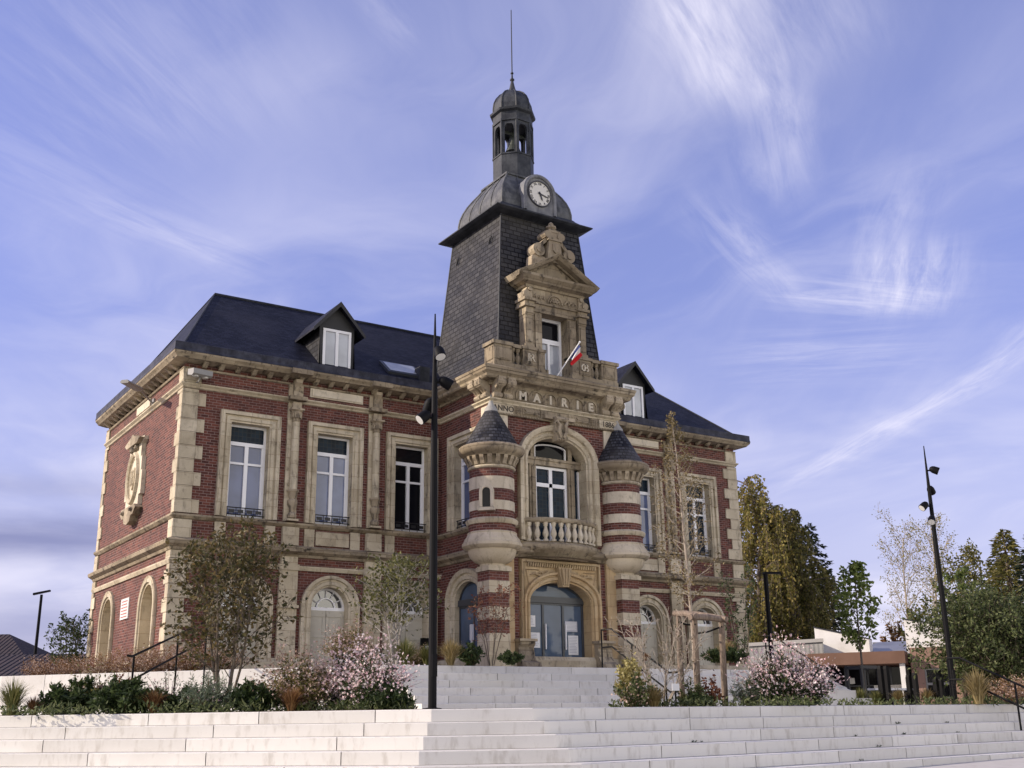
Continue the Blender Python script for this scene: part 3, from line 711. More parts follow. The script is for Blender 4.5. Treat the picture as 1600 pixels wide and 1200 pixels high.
# ---- main roof and dormers
RZ, EZ = 15.8, 11.93
rf = MB(); e0, e1, e2, e3 = (-.22, -.22, EZ), (L+.22, -.22, EZ), (L+.22, D+.22, EZ), (-.22, D+.22, EZ); ra, rb = (2.23, D/2, RZ), (L-2.23, D/2, RZ)
rf.quad(e0, e1, rb, ra); rf.quad(e2, e3, ra, rb); rf.tri(e3, e0, ra); rf.tri(e1, e2, rb)
roof = rf.build('main_roof', 'slate', hall)
m = MB(); m.tube([ra, rb], .07, 6)
for e, r_ in ((e0, ra), (e1, rb), (e2, rb), (e3, ra)): m.tube([e, r_], .035, 5)
m.build('ridge_flashing', 'lead', roof)
SL = (RZ-EZ)/(D/2+.22)
rz = lambda y: EZ+SL*(y+.22)
def dormer(x):
    m = MB(); yf = .26; zb, ze, za, hw = 12.1, 13.72, 14.52, .64
    for sx in (-1, 1):
        m.quad((x+sx*hw, yf, zb), (x+sx*hw, yf, ze), (x+sx*hw, (ze-EZ)/SL-.22+.1, ze), (x+sx*hw, (zb-EZ)/SL-.22+.1, zb))
    m.poly([(x-hw, yf, zb), (x+hw, yf, zb), (x+hw, yf, ze), (x, yf, za-.1), (x-hw, yf, ze)])
    d = m.build('dormer', 'tower_slate', hall)
    r = MB(); oh = .94; zo = ze-.28; yb = lambda z: (z-EZ)/SL-.22+.12
    for sx in (-1, 1):
        top = [(x, yf-.28, za), (x+sx*oh, yf-.28, zo), (x+sx*oh, yb(zo), zo), (x, yb(za), za)]
        lo = [(p[0], p[1], p[2]-.07) for p in top]
        r.quad(*top); r.quad(*lo); r.quad(top[0], top[1], lo[1], lo[0]); r.quad(top[1], top[2], lo[2], lo[1])
    r.build('dormer_roof', 'slate', d)
    b = MB()
    for sx in (-1, 1): b.quad((x, yf-.30, za+.015), (x+sx*(oh+.02), yf-.30, zo+.01), (x+sx*(oh+.02), yf-.30, zo-.14), (x, yf-.30, za-.17)); b.box(*sorted((x+sx*.52, x+sx*.645)), yf-.04, yf, zb, ze)
    b.box(x-.52, x+.52, yf-.04, yf, 13.55, ze-.02); b.poly([(x-.66, yf-.02, ze-.02), (x+.66, yf-.02, ze-.02), (x, yf-.02, za-.1)]); b.build('dormer_boards', 'black_wood', d)
    f = MB(); y0, y1 = yf-.075, yf-.01
    for a0, a1, c0, c1 in ((-.52, -.43, 12.12, 13.55), (.43, .52, 12.12, 13.55), (-.43, .43, 13.46, 13.55), (-.43, .43, 12.12, 12.22), (-.05, .05, 12.22, 13.46)): f.box(x+a0, x+a1, y0, y1, c0, c1)
    f.build('window_frame', 'white_pvc', d)
    p = MB(); p.quad((x-.5, yf-.03, 12.12), (x+.5, yf-.03, 12.12), (x+.5, yf-.03, 13.5), (x-.5, yf-.03, 13.5)); p.build('pane', 'pane_white_blind', d)
dormer(5.17); dormer(L-5.17)
def slope_patch(mb, x0, x1, y0, y1, h, xs=0.):
    n = Vector((0, -SL, 1)).normalized()*h
    q = [Vector((x, y, rz(y)))+n for x, y in ((x0, y0), (x1, y0), (x1+xs, y1), (x0+xs, y1))]; mb.quad(*q); return q
m = MB(); q = slope_patch(m, 7.2, 8.6, .32, 1.1, .10); q0 = slope_patch(MB(), 7.2, 8.6, .32, 1.1, 0)
for i in range(4): m.quad(q[i], q[(i+1) % 4], q0[(i+1) % 4], q0[i])
sk = m.build('skylight', 'dark_frame', roof)
m = MB(); slope_patch(m, 7.30, 8.50, .40, 1.02, .115); m.build('skylight_pane', 'pane_white_blind', roof)
ch = MB(); ch.box(8.35, 8.75, .1, .5, 11.9, 12.75); ch.build('lead_box', 'lead', hall)
# ------------------------------------------------------------------ pavilion
def smoothbox(mb, fr, pts, d0, d1): mb.prism(pts, fr, d0, d1)
# ---- great arched window over the balcony
m = MB(); m.sweep(outline(XC, 1.2, 6.2, arc(XC, 1.2, 8.95, .80, 24)), [(0, -.62), (0, .02), (.05, .04), (.07, .10), (.15, .12), (.18, .07), (.22, .07), (.25, .16), (.34, .20), (.42, .20), (.43, -.05)], FP)
gw = m.build('great_window_surround', 'stone', hall, smooth='auto')
m = MB(); y = lambda d: -d
m.box(XC-1.2, XC+1.2, PY+.28, PY+.52, 8.86, 9.12); m.box(XC-1.2, XC+1.2, PY+.24, PY+.30, 9.02, 9.08)
for u in (-.80, .80): m.box(XC+u-.13, XC+u+.13, PY+.30, PY+.52, 6.2, 8.86); m.box(XC+u-.045, XC+u+.045, PY+.26, PY+.30, 6.3, 8.8)
for u in (-.78, .78): m.box(XC+u-.08, XC+u+.08, PY+.32, PY+.5, 9.12, 9.62)
m.build('stone_mullions', 'stone_dirty', gw)
m = MB(); yo, yi = PY+.40, PY+.48
for a, b, c, d_ in ((-.67, -.58, 6.2, 8.84), (.58, .67, 6.2, 8.84), (-.58, .58, 8.75, 8.84), (-.065, .065, 6.2, 8.75), (-.58, .58, 8.14, 8.27), (-.58, .58, 6.2, 6.34), (-1.0, -.95, 6.2, 8.8), (.95, 1.0, 6.2, 8.8), (-1.19, -1.14, 6.2, 8.8), (1.14, 1.19, 6.2, 8.8)): m.box(XC+a, XC+b, yo, yi, c, d_)
m.sweep([(XC+.66, 9.14)]+list(reversed(arc(XC, .66, 9.50, .14, 8)))+[(XC-.66, 9.14)], [(0, -.46), (0, -.40), (-.05, -.40), (-.05, -.46)], FP)
m.build('window_frame', 'white_pvc', gw)
m = MB(); yp = PY+.47; m.quad((XC-1.2, yp, 6.2), (XC+1.2, yp, 6.2), (XC+1.2, yp, 8.9), (XC-1.2, yp, 8.9)); m.build('pane', 'pane_leaded', gw)
m = MB(); m.poly([(u, yp+.01, z) for u, z in arc(XC, 1.2, 8.95, .80, 20)]); m.build('lunette_pane', 'pane_dark', gw)
m = MB()
m.prism([(-.30, 10.42), (.30, 10.42), (.24, 10.25), (.26, 10.0), (.2, 9.78), (.17, 9.62), (-.17, 9.62), (-.2, 9.78), (-.26, 10.0), (-.24, 10.25)], lambda a, z, d: (XC+a, PY-d, z), 0, .30)
for sx in (-1, 1):
    m.tube([(XC+sx*.05, PY-.36, 9.72), (XC+sx*.16, PY-.38, 9.9), (XC+sx*.12, PY-.40, 10.15), (XC+sx*.22, PY-.36, 10.3), (XC+sx*.28, PY-.30, 10.2)], [.05, .07, .06, .05, .03], 6)
m.tube([(XC-.26, PY-.33, 10.36), (XC+.26, PY-.33, 10.36)], .09, 8); m.box(XC-.62, XC+.62, PY-.26, PY, 10.36, 10.48)
for k in range(3): m.lathe([(.001, -.05), (.06, 0), (.001, .06)], (XC+(k-1)*.1, PY-.34, 9.66), 8)
m.build('keystone', 'stone_carved', gw)

# ---- MAIRIE frieze, entablature with ANNO 1886
m = MB()
m.box(XC-1.85, XC+1.85, PY-.07, PY+.05, 10.865, 11.275)
n6 = 6; step = 3.42/n6
for i in range(n6):
    u = XC-1.71+(i+.5)*step
    m.sweep([(u+.235, 10.88)]+list(reversed(arc(u, .235, 11.05, .20, 10)))+[(u-.235, 10.88)], [(0, .06), (0, .12), (.04, .12), (.045, .06)], FP)
fz = m.build('frieze', 'stone_dirty', hall)
lt = MB()
for i, chh in enumerate('MAIRIE'):
    t = text_mesh(chh, .40, .03, FP, XC-1.71+(i+.5)*step, 11.03, .10, .018); b0 = len(lt.v); lt.v += t.v; lt.f += [tuple(k+b0 for k in f) for f in t.f]
lt.build_each('letter', 'letter_stone', fz)
m = MB(); m.box(XC-2.56, XC+2.56, PY-.05, PY+.05, 10.36, 10.66)
m.box(XC-2.6, XC+2.6, PY-.10, PY+.05, 10.30, 10.36)
for i in range(46): 
    u = -2.5+i*5./45
    if abs(u) > .64: m.box(XC+u-.03, XC+u+.03, PY-.13, PY-.1, 10.31, 10.355)
for sx in (-1, 1):
    m.box(*sorted((XC+sx*.72, XC+sx*1.42)), PY-.075, PY, 10.42, 10.62); m.prism([(.80, 10.45), (1.34, 10.45), (1.28, 10.52), (1.34, 10.59), (.80, 10.59), (.86, 10.52)], lambda a, z, d, sx=sx: (XC+sx*a, PY-d, z), 0, .11)
    for u in (.58, 1.56):
        m.box(*sorted((XC+sx*(u-.11), XC+sx*(u+.11))), PY-.10, PY, 10.37, 10.655)
        for k in (-.06, 0, .06): m.box(XC+sx*u+k-.018, XC+sx*u+k+.018, PY-.125, PY-.1, 10.40, 10.60)
arch_ = m.build('entablature', 'stone_dirty', hall)
for txt, sx in (('ANNO', -1), ('1886', 1)):
    m = MB(); m.box(*sorted((XC+sx*1.80, XC+sx*2.60)), PY-.09, PY, 10.365, 10.655); db = m.build('date_block', 'stone', hall)
    text_mesh(txt, .27, .006, FP, XC+sx*2.19, 10.505, .094, .004).build('lettering', 'letter_dark', db)
# long and short pale stones at the pavilion corners
m = MB()
for cx, sx in ((X0, 1), (X1, -1)):
    m.box(*sorted((cx-sx*.05, cx+sx*.62)), PY-.05, PY+.02, 9.3, 10.295); m.box(*sorted((cx-sx*.05, cx+sx*.02)), PY-.05, PY+.55, 9.3, 10.6)
    m.box(*sorted((cx-sx*.06, cx+sx*.5)), PY-.06, PY+.02, 6.0, 6.56)
m.build_each('corner_block', 'stone_pale', hall)
# ---- paired scroll consoles under the cornice
def console(fr, u):
    m = MB(); f = lambda p, z, d: fr(u+d, z, -p)
    m.prism([(-.44, 11.50), (0, 11.50), (0, 10.86), (-.10, 10.84), (-.17, 10.92), (-.14, 11.04), (-.24, 11.14), (-.38, 11.20), (-.46, 11.34)], f, -.14, .14)
    for c, z, r in ((-.11, 10.93, .10), (-.33, 11.33, .13)):
        m.prism([(c+r*math.cos(2*math.pi*k/10), z+r*math.sin(2*math.pi*k/10)) for k in range(10)], f, -.165, .165)
    for k in (-.07, .07): m.prism([(-.47, 11.42), (-.36, 11.20), (-.2, 11.08), (-.18, 11.12), (-.36, 11.26), (-.45, 11.44)], f, k-.025, k+.025)
    return m.build('console', 'stone_carved', hall)
for u in (X0+.17, X0+.57, X1-.57, X1-.17): console(FP, u)
for fr in (FL_, FR_):
    for u in (PY+.18, PY+.60): console(fr, u)
m = MB(); m.box(X0+.82, XC-1.86, PY-.04, PY, 10.88, 11.27); m.box(XC+1.86, X1-.82, PY-.04, PY, 10.88, 11.27); m.build_each('frieze_end', 'brick', hall)

# ---- round corner turrets
KT = .875
class TM(MB):
    def lathe(s, prof, *a, **k): MB.lathe(s, [(r*KT, z) for r, z in prof], *a, **k)
def turret(slit):
    t = TM()
    for z0, z1, r in ((6.32, 6.57, .86), (6.75, 6.99, .82), (7.29, 7.67, .82), (8.06, 8.37, .82)): t.lathe([(r, z0), (r, z1)], seg=40, caps=False)
    o = t.build('turret', 'brick', smooth='auto', label='round brick and stone corner turret with a small slit window' if slit else 'round brick and stone corner turret without a window')
    b = TM()
    for z0, z1 in ((6.99, 7.29), (7.67, 8.06)): b.lathe([(.80, z0), (.84, z0), (.84, z1), (.80, z1)], seg=40, caps=False)
    b.build_each('stone_band', 'stone_pale', o, smooth='auto')
    b = TM(); b.lathe([(.80, 6.55), (.90, 6.56), (.95, 6.62), (.97, 6.69), (.92, 6.73), (.88, 6.75), (.80, 6.76)], seg=40); b.lathe([(.80, 8.33), (.87, 8.34), (.90, 8.38), (.87, 8.43), (.80, 8.44)], seg=40); b.build_each('string_ring', 'stone', o, smooth='auto')
    b = TM(); b.lathe([(.36, 5.24), (.44, 5.24), (.46, 5.33), (.52, 5.36), (.60, 5.39), (.70, 5.45), (.82, 5.56), (.88, 5.70), (.89, 5.78), (1.00, 5.80), (1.10, 5.88), (1.10, 5.97), (1.05, 6.0), (1.04, 6.05), (1.0, 6.12), (.93, 6.20), (.90, 6.27), (.92, 6.30), (.88, 6.33), (.80, 6.34)], seg=40); b.build('base_corbel', 'stone_bowl', o, smooth='auto')
    b = TM(); b.lathe([(.80, 8.40), (.83, 8.44), (.83, 8.74), (.98, 8.745), (1.0, 8.78), (1.10, 8.82), (1.18, 8.86), (1.24, 8.95), (1.24, 9.05), (1.18, 9.10), (.9, 9.12)], seg=40); b.build('turret_cornice', 'stone_dirty', o, smooth='auto')
    b = MB()
    for i in range(20):
        a = 2*math.pi*i/20; f = lambda p, z, d, a=a: (p*KT*math.cos(a)-d*math.sin(a), p*KT*math.sin(a)+d*math.cos(a), z)
        b.prism([(.82, 8.46), (.88, 8.46), (.92, 8.56), (1.0, 8.66), (1.02, 8.745), (.82, 8.745)], f, -.07, .07)
    b.build_each('corbel', 'stone_carved', o)
    b = TM(); b.lathe([(1.10, 9.08), (1.02, 9.17), (.80, 9.50), (.50, 9.98), (.22, 10.40)], seg=40, caps=False); b.build('turret_roof', 'cone_slate', o, smooth='auto')
    b = TM(); b.lathe([(.27, 10.34), (.25, 10.42), (.13, 10.58), (.06, 10.76), (.001, 11.0)], seg=16); b.build('roof_finial', 'finial_stone', o, smooth='auto')
    p = MB()
    for z0, z1 in ((ZG, 2.75), (2.75, 3.2), (3.6, 4.0), (4.42, 4.8), (5.18, 5.28)): p.box(-.38, .38, -.42, .3, z0+.003, z1-.003, r=.5)
    p.box(-.43, .43, -.47, .3, ZG-.01, 2.62); p.box(-.43, .43, -.47, .3, 5.10, 5.24); p.build_each('pier', 'stone', o)
    p = MB()
    for z0, z1 in ((3.2, 3.6), (4.0, 4.42), (4.8, 5.1)): p.box(-.365, .365, -.405, .3, z0, z1)
    p.build_each('pier_brick', 'brick', o)
    if slit:
        a = math.radians(225); f = lambda u, z, d: (math.cos(a)*(.82*KT-.02+d)-math.sin(a)*u, math.sin(a)*(.82*KT-.02+d)+math.cos(a)*u, z)
        b = MB(); b.sweep(outline(0, .13, 7.06, arc(0, .13, 7.55, .13, 10)), [(0, -.1), (0, .09), (.03, .10), (.10, .10), (.11, -.1)], f); b.box(-.27, .27, -.05, .15, 6.94, 7.04, lambda u, d, z: f(u, z, d)); b.build('slit_surround', 'stone_pale', o)
        b = MB(); b.poly([f(.13, 7.06, .055)]+[f(u, z, .055) for u, z in reversed(arc(0, .13, 7.55, .13, 10))]+[f(-.13, 7.06, .055)]); b.build('slit_pane', 'pane_dark', o)
    return o
place(turret(True), (X0, PY, 0)); place(turret(False), (X1, PY, 0))

# ---- entrance arch, carved tympanum, glass doors
m = MB(); IN = arc(XC, 1.24, 4.25, .66, 24)
m.wall(FP, XC-1.62, XC+1.62, 2.5, 5.60, [(XC, 1.24, 2.5, IN)], .05, .07)
m.box(XC-1.62, XC-1.615, PY-.07, PY, 2.5, 5.6); m.box(XC+1.615, XC+1.62, PY-.07, PY, 2.5, 5.6)
m.sweep(outline(XC, 1.22, ZG, arc(XC, 1.22, 4.25, .66, 24)), [(0, -.6), (0, .02), (.05, .04), (.07, .14), (.15, .17), (.18, .11), (.22, .11), (.24, .20), (.31, .22), (.33, .05)], FP)
en = m.build('entrance_surround', 'stone_warm', hall, smooth='auto')
m = MB(); m.sweep([(XC+1.60, 2.9), (XC+1.60, 5.58), (XC-1.60, 5.58), (XC-1.60, 2.9)], [(-.09, .06), (-.08, .13), (-.02, .13), (0, .06)], FP)
m.box(XC-1.42, XC+1.42, PY-.16, PY-.05, 5.50, 5.56)
for i in range(30): u = XC-1.34+i*2.68/29; m.prism([(u-.03, 5.36), (u+.02, 5.36), (u+.045, 5.49), (u-.005, 5.49)], FP, .06, .15)
for sx in (-1, 1):
    pts = [(XC+sx*(.30+.95*t), PY-.12, 5.20-.14*t+.05*math.sin(t*9)) for t in [k/12 for k in range(13)]]; m.tube(pts, [.055-.035*k/12 for k in range(13)], 6)
    for t in (.25, .5, .75): m.tube([(XC+sx*(.30+.95*t), PY-.12, 5.2-.14*t), (XC+sx*(.36+.95*t), PY-.13, 5.28-.14*t), (XC+sx*(.43+.95*t), PY-.12, 5.25-.14*t), (XC+sx*(.40+.95*t), PY-.12, 5.19-.14*t)], [.03, .03, .025, .015], 5)
    m.sweep([(XC+sx*(1.30), 4.78), (XC+sx*1.40, 5.26), (XC+sx*.9, 5.26)], [(-.02, .07), (0, .11), (.02, .07)], FP)
m.prism([(-.26, 5.36), (.26, 5.36), (.22, 5.1), (.16, 4.9), (.13, 4.74), (-.13, 4.74), (-.16, 4.9), (-.22, 5.1)], lambda a, z, d: (XC+a, PY-d, z), .05, .32)
for k in (-.13, 0, .13): m.tube([(XC+k, PY-.35, 5.32), (XC+k*.85, PY-.37, 5.1), (XC+k*.6, PY-.34, 4.8)], [.06, .05, .035], 6)
m.build('carved_tympanum', 'stone_carved2', en)
m = MB()
for sx in (-1, 1):
    f = lambda a, z, d, sx=sx: (XC+sx*(1.32+d), PY+a, z)
    m.prism([(-.62, ZG), (.0, ZG), (0, 2.98), (-.34, 2.98), (-.36, 2.9), (-.26, 2.8), (-.3, 2.55), (-.42, 2.38), (-.62, 2.32), (-.72, 2.15)], f, -.06, .52)
    m.box(*sorted((XC+sx*1.22, XC+sx*1.88)), PY-.42, PY, 2.98, 3.06)
    m.prism([(-.48+.16*math.cos(2*math.pi*k/12), 2.20+.16*math.sin(2*math.pi*k/12)) for k in range(12)], f, -.09, .55)
m.build_each('scroll_buttress', 'stone_dirty', en)
m = MB()
for sx in (-1, 1): m.box(*sorted((XC+sx*1.86, XC+sx*2.24)), PY-.10, PY, 2.5, 5.62)
m.build_each('inner_pilaster', 'stone_warm', en)
def glass_door(fr, uc, hw, zs, rise, cuts, zbeam):
    z0 = T2-.02; m = MB(); bx = lambda a, b, c, d, e=.0, f=.07: m.box(uc+a, uc+b, .42-e, .42+f, c, d, lambda u, dd, z: fr(u, z, -dd))
    bx(-hw, hw, zbeam, zbeam+.2, .05); 
    for c in cuts: bx(c-.04, c+.04, z0, zbeam)
    for a, b in zip(cuts[:-1], cuts[1:]): bx(a+.04, b-.04, z0, z0+.09); bx(a+.04, b-.04, zbeam-.06, zbeam)
    m.sweep(list(reversed(arc(uc, hw, zs, rise, 20))), [(0, -.48), (0, -.42), (-.06, -.42), (-.06, -.48)], fr)
    o = m.build('glass_door', 'dark_frame', hall)
    p = MB()
    for a, b in zip(cuts[:-1], cuts[1:]): p.quad(fr(uc+a, z0, -.455), fr(uc+b, z0, -.455), fr(uc+b, zbeam, -.455), fr(uc+a, zbeam, -.455))
    p.poly([fr(uc+hw, zbeam+.15, -.46)]+[fr(u, z, -.46) for u, z in reversed(arc(uc, hw, zs, rise, 20))]+[fr(uc-hw, zbeam+.15, -.46)]); p.build('door_pane', 'pane_door', o)
    h = MB()
    for c in cuts[1:-1]: h.box(uc+c+.06, uc+c+.09, .36, .42, 2.8, 3.6, lambda u, dd, z: fr(u, z, -dd))
    h.build_each('door_handle', 'white_pvc', o); return o
glass_door(FP, XC, 1.22, 4.25, .66, (-1.18, -.42, .38, 1.18), 4.28)
for fr, nm in ((FL_, 'l'), (FR_, 'r')):
    m = MB(); m.sweep(outline(-1.85, .82, ZG, arc(-1.85, .82, 4.35, .62, 20)), [(0, -.5), (0, .02), (.05, .04), (.07, .10), (.16, .12), (.19, .07), (.24, .07), (.27, .15), (.40, .17), (.42, .0)], fr); m.build('side_entrance_surround', 'stone', hall, smooth='auto')
    glass_door(lambda u, z, d=0., fr=fr: fr(u, z, d+.27), -1.85, .82, 4.35, .62, (-.80, -.1, .8), 4.22)

# ---- curved balcony
Rb = 2.43; cyb = PY+1.81; am = math.asin(1.66/Rb)
def barc(n=24): return [(XC+Rb*math.sin(-am+2*am*i/n), cyb-Rb*math.cos(-am+2*am*i/n)) for i in range(n+1)]
m = MB(); m.sweep(barc(), [(-.5, 5.62), (-.24, 5.62), (-.20, 5.70), (-.10, 5.78), (-.02, 5.86), (.05, 5.90), (.08, 5.98), (.08, 6.06), (.0, 6.10), (-.05, 6.17), (-.5, 6.17)], FX)
m.poly([(x, y_, 6.16) for x, y_ in barc()]); m.poly([(x, y_, 5.66) for x, y_ in barc()])
bal = m.build('balcony', 'stone_dirty', hall, smooth='auto')
m = MB(); m.sweep(barc(), [(-.20, 6.78), (.02, 6.78), (.05, 6.82), (.06, 6.88), (.03, 6.93), (-.18, 6.94)], FX); m.build('balcony_rail', 'stone_dirty', bal, smooth='auto')
BPROF = [(.085, 0), (.085, .06), (.05, .08), (.05, .11), (.095, .2), (.10, .27), (.06, .40), (.045, .47), (.07, .50), (.07, .54), (.085, .56), (.085, .62)]
bp = MB(); bp.lathe(BPROF, seg=12); bpr = None
for i in range(13):
    a = -am*.93+2*am*.93*i/12; loc = (XC+(Rb-.09)*math.sin(a), cyb-(Rb-.09)*math.cos(a), 6.165)
    if bpr is None: bpr = bp.build('baluster', 'stone_pale', bal, smooth='auto'); c_ = bpr
    else: c_ = copy_tree(bpr, bal)
    c_.location = loc

# ---- steep slated tower roof
TC = Vector((XC, -.95, 0))
def square_rings(mb, rings):
    for (z0, h0), (z1, h1) in zip(rings[:-1], rings[1:]):
        for k in range(4):
            a, b = ((-1, -1), (1, -1), (1, 1), (-1, 1))[k], ((-1, -1), (1, -1), (1, 1), (-1, 1))[(k+1) % 4]
            mb.quad((XC+a[0]*h0, TC.y+a[1]*h0, z0), (XC+b[0]*h0, TC.y+b[1]*h0, z0), (XC+b[0]*h1, TC.y+b[1]*h1, z1), (XC+a[0]*h1, TC.y+a[1]*h1, z1))
TR = [(11.6, 2.70), (12.0, 2.56), (12.45, 2.32), (13.0, 2.14), (14.2, 2.14-.44*1.2/5.06), (18.06, 1.70)]
m = MB()
for k in range(4):
    ca, sa = math.cos(k*math.pi/2), math.sin(k*math.pi/2); f = lambda u, h, z: (XC+ca*u+sa*h, TC.y+sa*u-ca*h, z)
    for (z0, h0), (z1, h1) in zip(TR[:-1], TR[1:]):
        if k == 0 and z1 < 14.3:
            for s_ in (-1, 1): m.quad(f(s_*.56, h0, z0), f(s_*h0, h0, z0), f(s_*h1, h1, z1), f(s_*.56, h1, z1))
        else: m.quad(f(-h0, h0, z0), f(h0, h0, z0), f(h1, h1, z1), f(-h1, h1, z1))
tw = m.build('tower_roof', 'tower_slate', hall)
m = MB()
for sx in (-1, 1):
    for sy in (-1, 1): m.tube([(XC+sx*2.32, TC.y+sy*2.32, 12.45), (XC+sx*2.14, TC.y+sy*2.14, 13.0), (XC+sx*1.70, TC.y+sy*1.70, 18.06)], .03, 5)
m.build_each('corner_flashing', 'lead', tw)
m = MB()
for sx in (-1, 1): 
    for zz in (17.0,): 
        m.tube([(XC-1.82, TC.y+sx*1.15-.1, zz+.3), (XC-1.86, TC.y+sx*1.15, zz), (XC-1.82, TC.y+sx*1.15+.1, zz+.3)], .025, 5)
m.build_each('roof_hook', 'iron', tw)
m = MB(); square_rings(m, [(17.98, 1.66), (18.02, 1.72), (18.10, 2.02), (18.16, 2.12), (18.20, 2.12), (18.24, 2.02), (18.36, 1.82), (18.5, 1.66), (18.58, 1.60)]); dm = m.build('tower_eave', 'lead', hall)
m = MB(); prof = [(18.56, 1.54), (18.8, 1.54), (19.05, 1.50), (19.3, 1.42), (19.55, 1.30), (19.8, 1.14), (20.0, .99), (20.15, .89), (20.24, .85)]; square_rings(m, prof)
dome = m.build('dome', 'zinc', hall)
m = MB()
for k in range(4):
    ca, sa = math.cos(k*math.pi/2), math.sin(k*math.pi/2)
    for s_ in (-1., -.5, 0., .5, 1.):
        if k == 3 and abs(s_) < .6: pass
        m.tube([(XC+ca*h-sa*s_*h, TC.y+sa*h+ca*s_*h, z) for z, h in prof], .035 if abs(s_) < 1 else .045, 5)
    h = .88; m.box(XC-h-.04, XC+h+.04, TC.y-h-.04, TC.y+h+.04, 20.20, 20.27) if k == 0 else None
m.build('standing_seam', 'zinc', dome)
# ---- clock
FK = lambda u, z, d=0.: (XC+u, -2.66-d, z)
CZ = 19.22
m = MB(); m.prism([(.72, 18.42)]+list(reversed(arc(0, .72, CZ, .76, 18)))+[(-.72, 18.42)], FK, -.75, 0)
m.sweep(outline(0, .60, 18.46, arc(0, .60, CZ, .64, 18)), [(0, -.02), (0, .05), (.05, .09), (.10, .05), (.13, .05), (.15, -.1)], FK)
ck = m.build('clock', 'zinc_pale', hall, smooth='auto')
m = MB(); m.prism([(.50*math.cos(2*math.pi*k/40), CZ+.50*math.sin(2*math.pi*k/40)) for k in range(40)], FK, 0, .025); m.build('clock_dial', 'clock_face', ck)
m = MB(); m.sweep([(.5*math.cos(-2*math.pi*k/40), CZ+.5*math.sin(-2*math.pi*k/40)) for k in range(40)], [(-.025, .0), (-.02, .06), (.02, .06), (.03, .0)], FK, closed=True)
roman = ['XII', 'I', 'II', 'III', 'IIII', 'V', 'VI', 'VII', 'VIII', 'IX', 'X', 'XI']
for h in range(12):
    a = R_(30*h); f = lambda u, z, d, a=a: FK(u*math.cos(a)+z*math.sin(a), CZ-u*math.sin(a)+z*math.cos(a), d)
    t = text_mesh(roman[h], .135, .003, f, 0, .395, .032, .002); b0 = len(m.v); m.v += t.v; m.f += [tuple(k+b0 for k in q) for q in t.f]
m.build('numerals', 'ink', ck)
m = MB()
for ang, ln, wd in ((158.5, .30, .032), (103, .42, .022)):
    a = R_(ang); f = lambda u, z, d, a=a: FK(u*math.cos(a)+z*math.sin(a), CZ-u*math.sin(a)+z*math.cos(a), d)
    m.prism([(-wd, -.08), (wd, -.08), (wd*.9, ln*.7), (0, ln), (-wd*.9, ln*.7)], f, .04, .055)
m.build('clock_hands', 'ink', ck)
# ---- bell lantern
RL = .80; ROT = math.pi/8
m = MB(); m.lathe([(.88, 20.24), (.88, 20.30), (RL+.02, 20.34), (RL, 20.40), (RL, 21.30), (RL+.03, 21.31), (RL+.03, 21.36), (RL-.03, 21.38)], (XC, TC.y, 0), 8, rot=ROT)
la = m.build('lantern', 'lead2', hall)
m = MB(); ap = (RL-.03)*math.cos(ROT); hwf = (RL-.03)*math.sin(ROT)
for k in range(8):
    a = k*math.pi/4; f = lambda u, z, d=0., a=a: (XC+math.cos(a)*(ap+d)-math.sin(a)*u, TC.y+math.sin(a)*(ap+d)+math.cos(a)*u, z)
    op = [(0, .19, 21.38, [(-.19, 22.35), (-.17, 22.52), (-.10, 22.62), (.10, 22.62), (.17, 22.52), (.19, 22.35)])]
    m.wall(f, -hwf, hwf, 21.36, 22.80, op, .10); m.wall(f, -hwf+.04, hwf-.04, 21.36, 22.80, op, .0, -.10)
    m.tube([f(hwf, 21.36, .0), f(hwf, 22.80, .0)], .045, 6)
m.build('lantern_arcade', 'lead2', la)
m = MB(); m.lathe([(RL-.05, 22.74), (RL+.02, 22.76), (RL+.02, 22.86), (RL-.01, 22.88), (RL-.01, 23.14), (RL+.10, 23.20), (RL+.12, 23.28), (RL+.02, 23.32), (.76, 23.34)], (XC, TC.y, 0), 8, rot=ROT); m.lathe([(0.001, 22.82), (RL-.06, 22.82)], (XC, TC.y, 0), 8, rot=ROT, caps=False); m.build('lantern_cornice', 'lead2', la)
m = MB(); dp = [(.77, 23.32), (.77, 23.55), (.735, 23.80), (.65, 24.0), (.50, 24.19), (.33, 24.31), (.17, 24.37)]; m.lathe(dp, (XC, TC.y, 0), 8, rot=ROT)
for k in range(8): a = k*math.pi/4+ROT; m.tube([(XC+r*math.cos(a), TC.y+r*math.sin(a), z) for r, z in dp], .035, 5)
m.build('lantern_dome', 'lead2', la)
m = MB(); m.lathe([(.22, 24.30), (.17, 24.38), (.11, 24.58), (.07, 24.78), (.05, 24.88), (.09, 24.92), (.09, 24.97), (.04, 25.0), (.028, 25.2), (.06, 25.22), (.06, 25.26), (.024, 25.28), (.018, 28.15), (.001, 28.2)], (XC, TC.y, 0), 10); m.build('spire_rod', 'lead', la)
m = MB(); m.lathe([(.001, 22.45), (.12, 22.42), (.16, 22.30), (.20, 22.0), (.30, 21.75), (.31, 21.72)], (XC, TC.y, 0), 16); m.box(XC-.5, XC+.5, TC.y-.04, TC.y+.04, 22.46, 22.56); m.box(XC-.03, XC+.03, TC.y-.03, TC.y+.03, 22.4, 22.8); m.build('bell', 'bronze', la)

